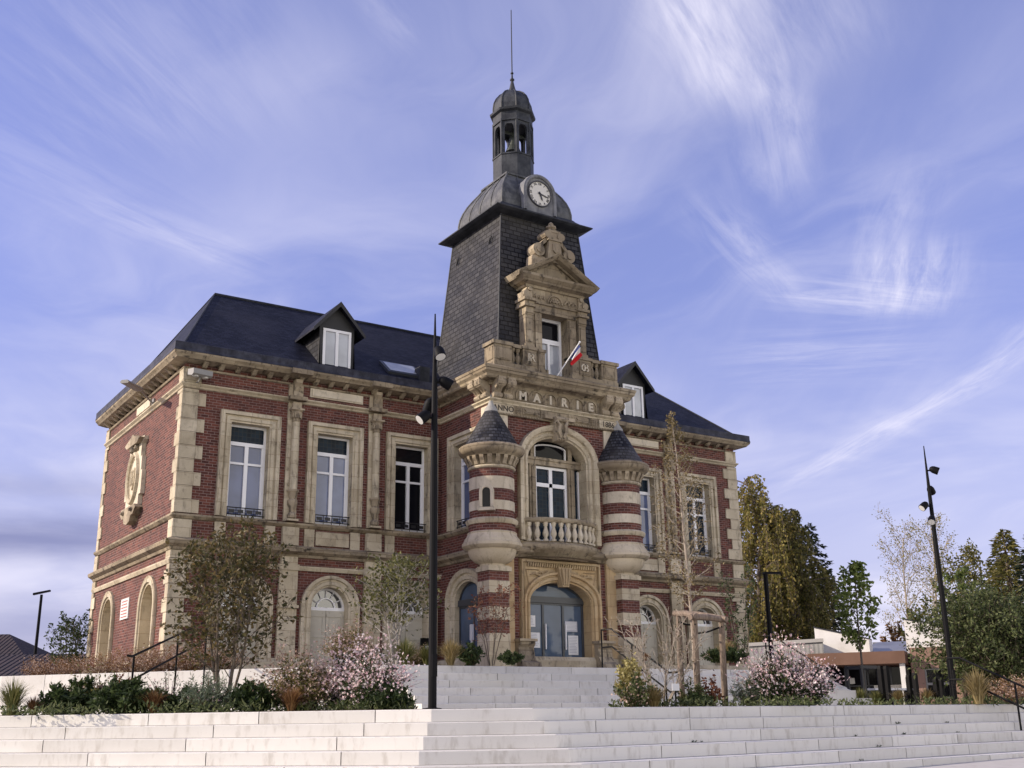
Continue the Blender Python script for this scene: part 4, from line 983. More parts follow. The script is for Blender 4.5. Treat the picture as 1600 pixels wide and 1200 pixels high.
# ---- stone dormer of the tower
FD = lambda u, z, d=0.: (XC+u, -3.42-d, z)
bxd = lambda m, a, b, c, d, e, f: m.box(a, b, e, f, c, d, lambda u, dd, z: FD(u, z, dd))
m = MB()
for sx in (-1, 1):
    bxd(m, *sorted((sx*.55, sx*.93)), 11.9, 14.18, -.7, 0); bxd(m, *sorted((sx*.60, sx*.86)), 12.7, 14.1, 0, .05)
bxd(m, -.98, .98, 14.18, 14.48, -.75, .04); bxd(m, -.98, .98, 14.48, 14.54, -.75, .10)
bxd(m, -1.0, 1.0, 14.54, 15.04, -.75, .02)
sdm = m.build('stone_dormer', 'stone_dirty', hall)
m = MB()
m.sweep([(-1.12, -1.0), (-1.12, .05), (1.12, .05), (1.12, -1.0)], [(-.2, 15.04), (.06, 15.04), (.10, 15.12), (.30, 15.18), (.36, 15.22), (.46, 15.34), (.46, 15.40), (-.2, 15.42)], lambda a, b, p: FD(a, p, b)) if False else None
m.sweep([(-1.2, -2.55), (-1.2, -3.46), (1.2, -3.46), (1.2, -2.55)], [(-.3, 15.04), (.04, 15.04), (.08, 15.12), (.26, 15.18), (.30, 15.22), (.42, 15.34), (.44, 15.42), (-.3, 15.43)], lambda a, b, p: (XC+a, b, p))
m.prism([(-1.45, 15.42), (1.45, 15.42), (0, 16.22)], FD, -.7, -.02)
m.sweep([(1.72, 15.40), (0, 16.36), (-1.72, 15.40)], [(-.17, -.7), (-.17, .06), (-.12, .10), (-.10, .30), (-.03, .38), (.03, .42), (.05, .42), (.05, -.7)], FD)
m.build('pediment', 'stone_dirty', sdm)
m = MB()
for sx in (-1, 1):
    u = sx*1.14
    bxd(m, u-.15, u+.15, 12.82, 14.0, -.3, .08); bxd(m, u-.19, u+.19, 12.82, 12.92, -.3, .12); bxd(m, u-.10, u+.10, 13.0, 13.9, .08, .11)
    bxd(m, u-.17, u+.17, 14.0, 14.06, -.3, .10); bxd(m, u-.16, u+.16, 14.06, 14.28, -.3, .13); bxd(m, u-.24, u+.24, 14.28, 14.36, -.4, .20); bxd(m, u-.20, u+.20, 14.36, 14.50, -.4, .14); bxd(m, u-.26, u+.26, 14.50, 14.60, -.4, .22)
m.build_each('dormer_pilaster', 'stone_dirty', sdm)
m = MB()
for sx in (-1, 1):
    f = lambda a, z, d, sx=sx: FD(sx*(1.0+a), z, d)
    m.prism([(0, 14.62), (.38, 14.62), (.40, 14.8), (.26, 14.9), (.2, 15.02), (0, 15.02)], f, -.25, .10)
    for a_, z_, r_ in ((.26, 14.74, .13), (.10, 14.95, .08)): m.prism([(a_+r_*math.cos(2*math.pi*k/12), z_+r_*math.sin(2*math.pi*k/12)) for k in range(12)], f, -.2, .16)
for r_ in (.30, .20): m.sweep(list(reversed(arc(0, r_, 14.60, r_, 14))), [(-.02, .0), (-.01, .07), (.02, .08), (.04, .0)], FD)
for k in range(5): a = R_(30+30*k); m.tube([FD(.04*math.cos(a), 14.62+.04*math.sin(a), .05), FD(.18*math.cos(a), 14.62+.18*math.sin(a), .05)], [.02, .035], 5)
for sx in (-1, 1):
    for k in range(3): m.tube([FD(sx*(.42+.17*k), 14.66, .03), FD(sx*(.50+.17*k), 14.80, .06), FD(sx*(.56+.17*k), 14.72, .05)], [.03, .05, .02], 5)
# crowning scrolls, crest and urn
for sx in (-1, 1):
    f = lambda a, z, d, sx=sx: FD(sx*a, z, d)
    m.prism([(.66+.25*math.cos(2*math.pi*k/16), 16.55+.25*math.sin(2*math.pi*k/16)) for k in range(16)], f, -.32, .10)
    m.prism([(.66+.12*math.cos(2*math.pi*k/12), 16.55+.12*math.sin(2*math.pi*k/12)) for k in range(12)], f, .10, .15)
    m.prism([(.28, 16.95), (.50, 16.74), (.60, 16.80), (.42, 17.0), (.28, 17.12)], f, -.30, .06)
    m.prism([(.30, 16.0), (.98, 15.85), (.92, 16.30), (.55, 16.34), (.34, 16.30)], f, -.32, .05)
    m.prism([(.28+.17*math.cos(2*math.pi*k/14), 17.20+.14*math.sin(2*math.pi*k/14)) for k in range(14)], f, -.34, .16)
m.prism([(-.34, 16.15), (.34, 16.15), (.24, 16.98), (-.24, 16.98)], FD, -.34, .14)
bxd(m, -.30, .30, 16.98, 17.08, -.36, .18); bxd(m, -.40, .40, 17.08, 17.32, -.30, .12); bxd(m, -.26, .26, 17.32, 17.40, -.32, .14)
m.prism([(-.11, 16.86), (.11, 16.86), (.11, 16.60), (0, 16.5), (-.11, 16.60)], FD, .14, .19)
m.lathe([(.20, 17.38), (.22, 17.44), (.14, 17.50), (.20, 17.56), (.19, 17.62), (.09, 17.68), (.10, 17.73), (.04, 17.80), (.001, 17.82)], (XC, -3.33, 0), 12)
m.build_each('carved_crest', 'stone_carved', sdm)
m = MB(); fx = lambda a, b, c, d, e=0.: m.box(a, b, .40-e, .48, c, d, lambda u, dd, z: FD(u, z, -dd))
for q in ((-.55, -.46, 11.9, 14.18), (.46, .55, 11.9, 14.18), (-.46, .46, 13.25, 13.42), (-.46, .46, 11.9, 12.05), (-.045, .045, 12.05, 13.25), (-.46, .46, 14.08, 14.18)): fx(*q)
m.build('window_frame', 'white_pvc', sdm)
m = MB(); m.quad(*[FD(u, z, -.46) for u, z in ((-.5, 11.95), (.5, 11.95), (.5, 13.3), (-.5, 13.3))]); m.build('pane', 'pane_white_blind', sdm)
m = MB(); m.quad(*[FD(u, z, -.47) for u, z in ((-.5, 13.3), (.5, 13.3), (.5, 14.15), (-.5, 14.15))]); m.build('pane', 'pane_dark', sdm)

# ---- balustrade at the tower foot
FB = lambda u, z, d=0.: (XC+u, PY-d, z)
bxb = lambda m, a, b, c, d, e, f: m.box(a, b, e, f, c, d, lambda u, dd, z: FB(u, z, dd))
BB = {}
for sx in (-1, 1):
    m = MB()
    g_ = lambda a, b: sorted((sx*a, sx*b))
    bxb(m, *g_(.72, 2.62), 11.90, 12.08, -.16, .22); bxb(m, *g_(1.50, 1.86), 12.68, 12.80, -.12, .20)
    bxb(m, *g_(1.90, 2.60), 12.08, 12.70, -.42, .20); bxb(m, *g_(1.86, 2.66), 12.70, 12.82, -.46, .25); bxb(m, *g_(2.0, 2.50), 12.16, 12.62, .20, .225); bxb(m, *g_(2.06, 2.44), 12.22, 12.56, .225, .24)
    bxb(m, *g_(2.60, 2.62), 12.16, 12.62, -.34, .12)
    bxb(m, *g_(.86, 1.44), 12.08, 12.70, -.2, .20); bxb(m, *g_(.82, 1.48), 12.70, 12.81, -.2, .24); bxb(m, *g_(.92, 1.38), 12.14, 12.64, .20, .225)
    bxb(m, *g_(.58, .84), 11.9, 12.66, -.2, .26); bxb(m, *g_(.55, .86), 12.66, 12.76, -.2, .30); bxb(m, *g_(.50, .90), 11.88, 12.04, -.2, .34)
    BB[sx] = m.build('balustrade', 'stone_dirty', hall)
bb = MB(); bb.lathe(BPROF, seg=12); first = None
for u in (-1.78, -1.57, 1.57, 1.78):
    p_ = BB[-1 if u < 0 else 1]; o = copy_tree(first, p_) if first else bb.build('baluster', 'stone_dirty', p_, smooth='auto'); first = first or o; o.location = FB(u, 12.07, .06)
for sx, pair in ((-1, (('F', -1.20), ('R', -1.09))), (1, (('C', 1.10), ('B', 1.19)))):
    m = MB()
    for txt, u in pair: t = text_mesh(txt, .40, .02, FB, u, 12.39, .24, .0); b0 = len(m.v); m.v += t.v; m.f += [tuple(k+b0 for k in q) for q in t.f]
    m.build('monogram', 'stone_pale', BB[sx])

# ------------------------------------------------------------------ things fixed to the hall
fl = thing('flag', 'small blue white red flag on a white pole leaning out over the MAIRIE lettering', 'flag', (11.55, -3.9, 11.75))
A, B = Vector((11.50, -3.72, 11.72)), Vector((12.0, -4.55, 12.92))
m = MB(); m.tube([A, B], .022, 8); m.lathe([(.001, -.05), (.045, 0), (.001, .05)], tuple(B), 8); m.build('flag_pole', 'flag_white', fl)
def stripe(name, f0, f1, mm):
    g = MB(); n, k = 6, 10
    def P(s, t):
        h = A.lerp(B, .64+.33*t); s_ = s*.44
        return h+Vector((.34*s_*(.6+.4*t)+.03*math.sin(7*s+3*t), .16*s_+.06*math.sin(9*s+2*t), -.92*s_*(.75+.25*t)))
    for i in range(n):
        for j in range(k):
            s0, s1 = f0+(f1-f0)*i/n, f0+(f1-f0)*(i+1)/n; g.quad(P(s0, j/k), P(s1, j/k), P(s1, (j+1)/k), P(s0, (j+1)/k))
    g.build(name, mm, fl, smooth=True)
stripe('blue_stripe', 0, .33, 'flag_blue'); stripe('white_stripe', .33, .66, 'flag_white'); stripe('red_stripe', .66, 1., 'flag_red')
wl = thing('wall_lamp', 'flat grey street lamp head on an arm from the gable frieze', 'lamp', (0, 3.3, 11.05))
m = MB(); m.tube([(0, 3.3, 10.9), (-.15, 3.25, 11.0), (-.55, 2.75, 11.12), (-.75, 2.5, 11.12)], .03, 6); m.box(-.06, 0, 3.2, 3.4, 10.7, 11.1); m.build('lamp_arm', 'grey_box', wl)
m = MB(); m.prism([(-.16, 0), (-.1, .07), (.1, .07), (.16, 0), (.12, -.04), (-.12, -.04)], lambda a, z, d: Vector((-.75, 2.5, 11.12))+Vector((-.72, -.69, .02)).normalized()*d+Vector((.69, -.72, 0))*a+Vector((0, 0, z)), -.05, .85); m.build('lamp_head', 'grey_box', wl)
fd = thing('floodlight', 'pale twin floodlight box on the front corner under the cornice', 'floodlight', (.35, -.15, 11.1))
m = MB(); f = lambda a, b, z: (.36+a*.97+b*.2, -.36+a*.16-b*.97, z)
m.prism([(-.16, 11.20), (.20, 11.16), (.20, 11.0), (.1, 10.95), (-.16, 11.02)], lambda a, b, d: f(d, a, b), -.33, .33)
m.tube([(.36, -.42, 10.98), (.36, -.3, 10.85), (.36, -.05, 10.85)], .03, 6); m.build('lamp_housing', 'grey_box', fd)
m = MB()
for s_ in (-.17, .17):
    c_ = Vector(f(s_, .03, 10.975)); m.lathe([(.11, .0), (.10, -.03), (.001, -.035)], tuple(c_), 14)
m.build_each('lamp_glass', 'lamp_glass', fd)
for k, (a, b, c, d_, lb, cm) in enumerate(((-.99, -.72, 3.50, 3.86, 'small white notice high on the left pane of the main glass door', 'paper'), (-1.14, -.55, 2.84, 3.32, 'large white map sheet low on the left pane of the main glass door', 'paper'),
        (.46, .96, 3.38, 3.72, 'wide pale notice high on the right pane of the main glass door', 'paper_grey'), (.58, .98, 2.64, 3.26, 'tall printed notice low on the right pane of the main glass door', 'paper'))):
    m = MB(); m.box(XC+a, XC+b, PY+.43, PY+.452, c, d_); o = tag(m.build('paper_notice', cm, loc=None), lb, 'notice', 'notices stuck on the glass doors')
    m = MB(); n_ = max(3, int((d_-c)/.055))
    for i in range(n_): z = d_-.05-i*(d_-c-.08)/n_; m.box(XC+a+.04, XC+b-.04-(.1*rng.random()), PY+.427, PY+.4295, z-.012, z+.008)
    m.build('print_lines', 'paper_grey' if cm == 'paper' else 'paper', o)
m = MB(); m.box(X0-.44, X0-.405, -2.35, -2.05, 2.9, 3.55); 
m = MB(); m.box(X0+.03, X0+.06, -1.98, -1.72, 3.1, 3.6)
o = tag(m.build('paper_notice', 'paper_grey'), 'framed pale notice on the glass of the side door', 'notice', 'notices stuck on the glass doors'); o.location = (.105, 0, 0)
m = MB(); m.box(8.35, 8.75, -.22, -.13, 2.75, 3.25); m.box(8.42, 8.68, -.23, -.22, 3.05, 3.1); o = tag(m.build('letter_box', 'black_metal'), 'black letter box on the wall beside the side entrance', 'letter box')
m = MB(); m.box(8.50, 8.60, -.234, -.22, 2.86, 3.0); m.build('label_plate', 'paper', o)
# ------------------------------------------------------------------ ground, plaza, terraces, steps
def gz(x, y): return .846+.0032*x+.0535*y
g = MB(); ys = [-900, -60, -15, 1800]; zs = [-2.40, -2.40, -.02, -.02]
for a, b, za, zb in zip(ys[:-1], ys[1:], zs[:-1], zs[1:]): g.quad((-1800, a, za-.05), (1800, a, za-.05), (1800, b, zb-.05), (-1800, b, zb-.05))
structure(g.build('ground', 'grass_ground'))
g = MB()
xs = [-40+5*i for i in range(27)]; yy = [-58+4.5*i for i in range(10)]
for i in range(len(xs)-1):
    for j in range(len(yy)-1): g.quad(*[(x, y, gz(x, y)) for x, y in ((xs[i], yy[j]), (xs[i+1], yy[j]), (xs[i+1], yy[j+1]), (xs[i], yy[j+1]))], r=.55)
structure(g.build('plaza_pavement', 'paving'))
E1 = [(-60, 46.2), (-1.25, -18.2), (.10, -18.88), (70, -10.7)]
def offset_pts(path, o):
    N = []
    for i in range(len(path)):
        def dr(a, b): v = (path[b][0]-path[a][0], path[b][1]-path[a][1]); l = math.hypot(*v); return (v[0]/l, v[1]/l)
        d0 = dr(i-1, i) if i > 0 else dr(i, i+1); d1 = dr(i, i+1) if i < len(path)-1 else d0
        n0, n1 = (d0[1], -d0[0]), (d1[1], -d1[0]); m = (n0[0]+n1[0], n0[1]+n1[1]); q = m[0]*n1[0]+m[1]*n1[1]
        N.append((path[i][0]+m[0]/q*o, path[i][1]+m[1]/q*o))
    return N
def flight(name, path, n, rise, tread, ztop, blen=2.3, cap=.55):
    m = MB(); jt = MB()
    for i in range(n):
        o1 = tread*i; o0 = o1-tread-.03 if i else -cap; z = ztop-i*rise; zb = z-rise+.004
        A, B = offset_pts(path, o0), offset_pts(path, o1)
        for k in range(len(path)-1):
            ln = math.hypot(B[k+1][0]-B[k][0], B[k+1][1]-B[k][1]); t = 0.; 
            cuts = [0.]; 
            while True:
                t += rng.uniform(.82, 1.12)*blen*(1 if (len(cuts) > 1 or ln < blen*1.5) else rng.uniform(.35, 1))
                if t > ln-.5: break
                cuts.append(t)
            cuts.append(ln); gp = .007
            for a, b in zip(cuts[:-1], cuts[1:]):
                ta, tb = (a+(gp if a > 0 else 0))/ln, (b-(gp if b < ln else 0))/ln; L_ = lambda Q, t: (Q[k][0]+(Q[k+1][0]-Q[k][0])*t, Q[k][1]+(Q[k+1][1]-Q[k][1])*t)
                p = [L_(A, ta), L_(A, tb), L_(B, tb), L_(B, ta)]; r = rng.random(); c = .012
                nx, ny = (p[3][0]-p[0][0]), (p[3][1]-p[0][1]); q = math.hypot(nx, ny); e = [(p[2][0]-nx/q*c, p[2][1]-ny/q*c), (p[3][0]-nx/q*c, p[3][1]-ny/q*c)]
                T = lambda P, zz: (P[0], P[1], zz)
                m.quad(T(p[0], z), T(p[1], z), T(e[0], z), T(e[1], z), r=r); m.quad(T(e[1], z), T(e[0], z), T(p[2], z-c), T(p[3], z-c), r=r)
                m.quad(T(p[3], z-c), T(p[2], z-c), T(p[2], zb), T(p[3], zb), r=r)
                m.quad(T(p[0], z), T(e[1], z), T(p[3], zb), T(p[0], zb), r=r); m.quad(T(p[1], z), T(e[0], z), T(p[2], zb), T(p[1], zb), r=r)
            jt.quad(*[(x, y, zz) for (x, y), zz in zip((offset_pts(path, o1-.03)[k], offset_pts(path, o1-.03)[k+1], offset_pts(path, o1-.03)[k+1], offset_pts(path, o1-.03)[k]), (zb-.05, zb-.05, z-.015, z-.015))])
    o = m.build(name, 'white_concrete'); j = jt.build('joint_filler', 'joint', o)
    return o
structure(flight('lower_steps', E1, 7, RIS, .38, T1))
E2 = [(2.9, -8.6), (17.5, -8.6), (24.6, -3.0)]
structure(flight('upper_steps', E2, 6, RIS, .34, T2, 2.0))
wl_ = flight('retaining_wall', [(-30, 41.4), (-4.2, .5), (2.9, -8.6)], 2, .56, .55, T2, 3.0, .5)
tag(wl_, 'sunlit white concrete retaining wall with a ledge behind the left flower bed', 'wall')
def slab(name, pts, z0, z1, mm): m = MB(); m.prism(pts, lambda a, b, d: (a, b, d), z0, z1, r=.6); return structure(m.build(name, mm))
i1 = offset_pts(E1, -.5); i1[0] = (-60, 47.2)
slab('terrace', [(p[0], p[1]) for p in i1]+[(400, 30), (400, 900), (-300, 900), (-300, 300)], .02, T1-.004, 'paving')
slab('upper_terrace', [(-29.6, 41.6), (-3.85, .8), (3.2, -8.15), (17.4, -8.15), (24.2, -2.8), (24.2, 46), (-29, 46)], .5, T2-.004, 'paving')
slab('planting_soil', [(-8.5, -9.3), (-1.35, -17.2), (.6, -17.55), (3.0, -10.9), (1.6, -9.0), (-5.4, -.6)], T1-.1, T1+.012, 'soil')
slab('planting_soil', [(3.7, -17.6), (10.4, -16.85), (10.6, -11.6), (6.6, -11.3), (4.9, -13.2)], T1-.1, T1+.012, 'soil')
slab('planting_soil', [(13.0, -16.3), (26, -14.6), (26, -9.5), (24, -9.0), (15, -12.2)], T1-.1, T1+.012, 'soil')
slab('planting_soil', [(-3.5, .9), (3.3, -7.95), (7.9, -7.95), (7.9, -4.2), (-.5, -.6), (-.5, 9), (-8.5, 9)], T2-.1, T2+.012, 'soil')
slab('planting_soil', [(11.6, -8.0), (17.2, -8.0), (23.4, -3.2), (23.4, -.6), (15.6, -.6), (15.6, -5.2), (12.8, -7.)], T2-.1, T2+.012, 'soil')

# ------------------------------------------------------------------ lamp masts
MAST_HEADS = None
def mast(label, loc, H, heads, r0=.067):
    t = thing('lamp_mast', label, 'street lamp', loc, 0, 'tall black lamp masts on the square')
    m = MB(); m.tube([(0, 0, 0), (0, 0, H*.52), (0, 0, H*.80), (0, 0, H)], [r0, r0*.95, r0*.72, .012], 12)
    m.lathe([(r0*2.2, 0), (r0*2.2, .02), (r0*1.1, .03)], seg=12); m.box(-.045, .045, -r0-.006, -r0+.02, .5, .85); m.build('pole', 'black_metal', t, loc=(0, 0, 0))
    for z, az, tilt, ext in heads:
        a = R_(az); dv = Vector((math.cos(a), math.sin(a), 0)); c0 = Vector((0, 0, z)); c1 = c0+dv*ext
        h = MB(); h.tube([c0+dv*.02, c1], .022, 6)
        ax = (dv*math.cos(R_(tilt))+Vector((0, 0, -math.sin(R_(tilt))))).normalized(); s_ = c1-ax*.10
        h.tube([s_-ax*.04, s_, s_+ax*.06, s_+ax*.17, s_+ax*.20], [.03, .075, .095, .10, .10], 14); o = h.build('spotlight', 'black_metal', t, smooth='auto', loc=(0, 0, 0))
        g = MB(); e = s_+ax*.202; u = ax.orthogonal().normalized(); v = ax.cross(u); g.poly([e+(u*math.cos(k*math.pi/7)+v*math.sin(k*math.pi/7))*.088 for k in range(14)]); g.build('lamp_lens', 'lamp_glass', o)
    return t
def az_px(right, fwd):      # azimuth of a direction given as right / away seen from the square
    v = Vector((math.cos(YAW)*right+math.sin(YAW)*fwd, -math.sin(YAW)*right+math.cos(YAW)*fwd)); return math.degrees(math.atan2(v.y, v.x))
mast('tall black lamp mast with four spotlights at the top of the front steps', at(675.5, 1103, 17.4, T1), 6.62,
     [(5.86, az_px(.55, -.85), 62, .16), (5.38, az_px(.95, .3), 28, .20), (5.00, az_px(-.6, .9), 60, .18), (4.74, az_px(-.9, -.5), 40, .20)])
mast('tall black lamp mast with four spotlights by the right hand handrail and shrub', at(1493, 1100, 27.5, T1), 6.62,
     [(5.95, az_px(.95, -.3), 25, .20), (5.45, az_px(.6, .8), 35, .16), (5.0, az_px(-.95, -.3), 40, .22), (4.62, az_px(-.5, -.86), 45, .16)])
t = thing('street_lamp', 'slim dark street lamp with a flat double head beyond the left tiled roof', 'street lamp', at(52, 1050, 58, T1))
m = MB(); m.tube([(0, 0, 0), (0, 0, 6.45)], [.10, .07], 8); m.build('pole', 'black_metal', t, loc=(0, 0, 0)); m = MB(); a = R_(az_px(1, .2)); c_, s_ = math.cos(a), math.sin(a)
m.prism([(-.42, 6.42), (.42, 6.62), (.42, 6.70), (-.42, 6.52)], lambda u, z, d: (u*c_-d*s_, u*s_+d*c_, z), -.14, .14); m.build('lamp_head', 'black_metal', t, loc=(0, 0, 0))
t = thing('street_lamp', 'slim dark street lamp with one flat arm in front of the weeping birches', 'street lamp', at(1207, 1040, 44, T1))
m = MB(); m.tube([(0, 0, 0), (0, 0, 5.35)], [.10, .09], 8); m.build('pole', 'black_metal', t, loc=(0, 0, 0)); m = MB(); a = R_(az_px(1, .1)); c_, s_ = math.cos(a), math.sin(a)
m.prism([(-.08, 5.30), (.62, 5.30), (.62, 5.38), (-.08, 5.38)], lambda u, z, d: (u*c_-d*s_, u*s_+d*c_, z), -.12, .12); m.build('lamp_head', 'black_metal', t, loc=(0, 0, 0))

# ------------------------------------------------------------------ handrails
def handrail(label, p0, dirv, drop, run, posts, flatl=.35, mm='black_metal', zf=None):
    """double rail going down along dirv from p0, a level stub at the top"""
    t = thing('handrail', label, 'handrail', p0, 0, 'black double handrails on the steps')
    d = Vector((*dirv, 0)).normalized(); P = lambda s, h: d*s+Vector((0, 0, h-(max(0, s-flatl))*drop))
    for nm, h in (('top_rail', 1.02), ('lower_rail', .55)):
        m = MB(); m.tube([P(0, h), P(flatl, h), P(run, h), P(run+.3, h-.0+.3*drop)], .024, 8); m.build(nm, mm, t, loc=(0, 0, 0))
    for s, base in posts:
        m = MB(); m.tube([d*s+Vector((0, 0, base)), P(s, 1.02)], .022, 8); m.build('post', mm, t, loc=(0, 0, 0))
    return t
handrail('black double handrail going down the lower steps at the right edge', (13.0, -16.75, T1), (.12, -.99), .487, 3.2, [(0, 0), (1.5, -.56), (3.0, -1.1)], .3)
handrail('black double handrail down the upper steps right of the main glass doors', (9.55, -8.35, T2), (0, -1), .54, 2.75, [(0, 0), (1.3, -.56), (2.6, -1.11)], .45)
pl_, pu = at(203, 1068, 21.5), at(322, 1001, 28)
dv = Vector((pl_.x-pu.x, pl_.y-pu.y)); hd = handrail('black double handrail sloping up through the left flower bed towards the gable', (pu.x, pu.y, T2), (dv.x, dv.y), (pu.z-pl_.z)/dv.length*.98, dv.length, [(0, T1-T2), (dv.length*.45, T1-T2), (dv.length*.98, T1-T2)], .1)
hd.location.z = pu.z-.55
hr4 = handrail('short black handrail by the steps beyond the right gaura bush', (15.9, -8.3, T2), (0, -1), .54, 2.2, [(0, 0), (2.0, -1.1)], .3)

# ------------------------------------------------------------------ planting
def rv(): 
    while True:
        v = Vector((rng.uniform(-1, 1), rng.uniform(-1, 1), rng.uniform(-1, 1)))
        if .05 < v.length < 1: return v.normalized()
def put_leaf(mb, p, d, ln, w, r=None):
    d = d.normalized(); s = d.cross(rv()).normalized()*w*.5; n_ = d.cross(s).normalized()*ln*.10
    mb.quad(p, p+d*ln*.45+s+n_, p+d*ln, p+d*ln*.45-s+n_, r=rng.random() if r is None else r)
def put_flower(mb, p, sz):
    n_ = (rv()+Vector((-.3, -.5, .6))).normalized(); u = n_.orthogonal().normalized(); v = n_.cross(u); r = rng.random(); a = rng.random()*3
    for k in range(2):
        c, s = math.cos(a+k*math.pi/2), math.sin(a+k*math.pi/2); d = u*c+v*s; q = v*c-u*s
        mb.quad(p-d*sz*.5, p+q*sz*.22+n_*sz*.1, p+d*sz*.5, p-q*sz*.22+n_*sz*.1, r=r)
def grow(Wd, Lf, p, d, ln, r, lev, P):
    n = P['seg'][lev]; pts = [p.copy()]; dirs = []; d = d.normalized(); q = p.copy()
    for i in range(n):
        d = (d+rv()*P['wand'][lev]+Vector((0, 0, P['grav'][lev]))).normalized(); q = q+d*ln/n; pts.append(q.copy()); dirs.append(d.copy())
    last = lev == len(P['seg'])-1
    e = P.get('tip', .25); Wd.tube(pts, [max(P['rmin'], r*(1-(1-e)*i/n)) for i in range(n+1)], 7 if lev == 0 else (5 if lev == 1 else 3), cap=False)
    def P_at(s):
        x = min(s*n, n-1e-4); i = int(x); return pts[i].lerp(pts[i+1], x-i), dirs[i]
    if last:
        for k in range(P['leaves']):
            c, dd = P_at(rng.random()**.8); ld = (dd*.5+rv()+Vector((0, 0, P['ldroop']))).normalized(); put_leaf(Lf, c+rv()*P['spread'], ld, P['leaf']*rng.uniform(.6, 1.25), P['leaf']*P['lw']*rng.uniform(.7, 1.2))
        return
    kn = P['kids'][lev]; az = rng.random()*6.28
    for k in range(kn):
        s = P['first'][lev]+(1-P['first'][lev])*(k+rng.random())/kn; c, dd = P_at(s); az += 2.4+rng.uniform(-.4, .4)
        u = dd.orthogonal().normalized(); v = dd.cross(u); ang = R_(P['ang'][lev]*rng.uniform(.75, 1.25))
        nd = dd*math.cos(ang)+(u*math.cos(az)+v*math.sin(az))*math.sin(ang)
        l2 = (P['shape'](s)*P['R'] if lev == 0 else ln*P['ratio'][lev]*(1.1-.5*s))*rng.uniform(.7, 1.15)
        if l2 > .03: grow(Wd, Lf, c, nd, l2, max(P['rmin'], r*P['rr'][lev]*(1-.6*s)), lev+1, P)
def tree(name, label, cat, base, H, P, leafm, barkm, r0, stems=1, lean=.0, group=None):
    t = thing(name, label, cat, base, 0, group); Wd, Lf = MB(), MB()
    for k in range(stems):
        a = 6.28*k/max(1, stems)+rng.random(); d = Vector((math.cos(a)*P.get('splay', 0), math.sin(a)*P.get('splay', 0), 1)) if stems > 1 else Vector((lean, 0, 1))
        grow(Wd, Lf, Vector((math.cos(a)*.06, math.sin(a)*.06, 0)) if stems > 1 else Vector((0, 0, 0)), d, H*(1 if k == 0 else rng.uniform(.75, 1)), r0, 0, P)
    Wd.build('trunk', barkm, t, loc=(0, 0, 0)); Lf.build('crown', leafm, t, loc=(0, 0, 0))
    return t
BASEP = dict(seg=[8, 5, 3], wand=[.05, .14, .25], grav=[.03, .06, 0.], kids=[26, 8], first=[.15, .25], ang=[50, 45], ratio=[0, .42], rr=[.45, .4], rmin=.003, leaves=9, leaf=.09, lw=.55, ldroop=-.2, spread=.05, R=1., shape=lambda s: math.sin(math.pi*min(1, max(0, s))**.8)*.8+.25)
def PP(**k): q = dict(BASEP); q.update(k); return q
def bush(name, label, cat, base, R, h, leafm, nl, leaf, lw=.45, fm=None, nf=0, fs=.05, stems=40, group=None, low=.0, stemm='stem', airy=.3, rot=0.):
    t = thing(name, label, cat, base, rot, group); Wd, Lf, Fl = MB(), MB(), MB(); lines = []
    for k in range(stems):
        a = rng.random()*6.28; rr = math.sqrt(rng.random()); e = Vector((math.cos(a)*R*rr, math.sin(a)*R*rr, h*(1-.5*rr*rr)*rng.uniform(.55, 1.15)))
        b = Vector((e.x*.18, e.y*.18, 0)); mid = Vector((e.x*.55, e.y*.55, e.z*.62)); pts = [b, b.lerp(mid, .5)+Vector((0, 0, e.z*.05)), mid, mid.lerp(e, .55)+Vector((0, 0, e.z*.04)), e]; lines.append(pts)
        Wd.tube(pts, [.006, .005, .004, .003, .002], 3, r=rng.random(), cap=False)
    def on(l, s): x = min(s*4, 3.999); i = int(x); return l[i].lerp(l[i+1], x-i)
    for k in range(nl):
        l = rng.choice(lines); s = rng.random()**(.75) if not low else rng.random()*(1-low); p = on(l, s)+rv()*R*.13*rng.random(); p.z = max(p.z, .02)
        put_leaf(Lf, p, (rv()+Vector((p.x, p.y, .5))*.6).normalized(), leaf*rng.uniform(.6, 1.3), leaf*lw)
    for k in range(nf):
        l = rng.choice(lines); s = 1-rng.random()*.78; p = on(l, s)+rv()*R*.24*rng.random(); p.z = max(p.z, .05); put_flower(Fl, p, fs*rng.uniform(.6, 1.25))
    Wd.build('stems', stemm, t, loc=(0, 0, 0)); Lf.build('foliage', leafm, t, loc=(0, 0, 0))
    if nf: Fl.build('blossom', fm, t, loc=(0, 0, 0))
    return t
def grass(label, base, h, R, n, mm, group=None, w=.012):
    t = thing('ornamental_grass', label, 'grass tuft', base, 0, group); g = MB()
    for k in range(n):
        a = rng.random()*6.28; rr = rng.random()**.7; o = Vector((math.cos(a), math.sin(a), 0)); b = o*R*.16*rng.random(); ln = h*rng.uniform(.6, 1.1); out = R*rr*rng.uniform(.7, 1.2); s = o.cross(Vector((0, 0, 1)))*w*.5; r = rng.random()
        p = [b+o*out*u**1.8+Vector((0, 0, ln*(u-.38*rr*u**3))) for u in (0, .35, .7, 1.)]
        g.quad(p[0]-s, p[0]+s, p[1]+s, p[1]-s, r=r); g.quad(p[1]-s, p[1]+s, p[2]+s*.7, p[2]-s*.7, r=r); g.tri(p[2]-s*.7, p[2]+s*.7, p[3], r=r)
    g.build('blades', mm, t, loc=(0, 0, 0)); return t
def again(o, base, label, sc=1., rot=0.):
    c = copy_tree(o); c.location = base; c['label'] = label; c.scale = (sc, sc, sc); c.rotation_euler.z = rot; return c
z1, z2 = T1+.01, T2+.01
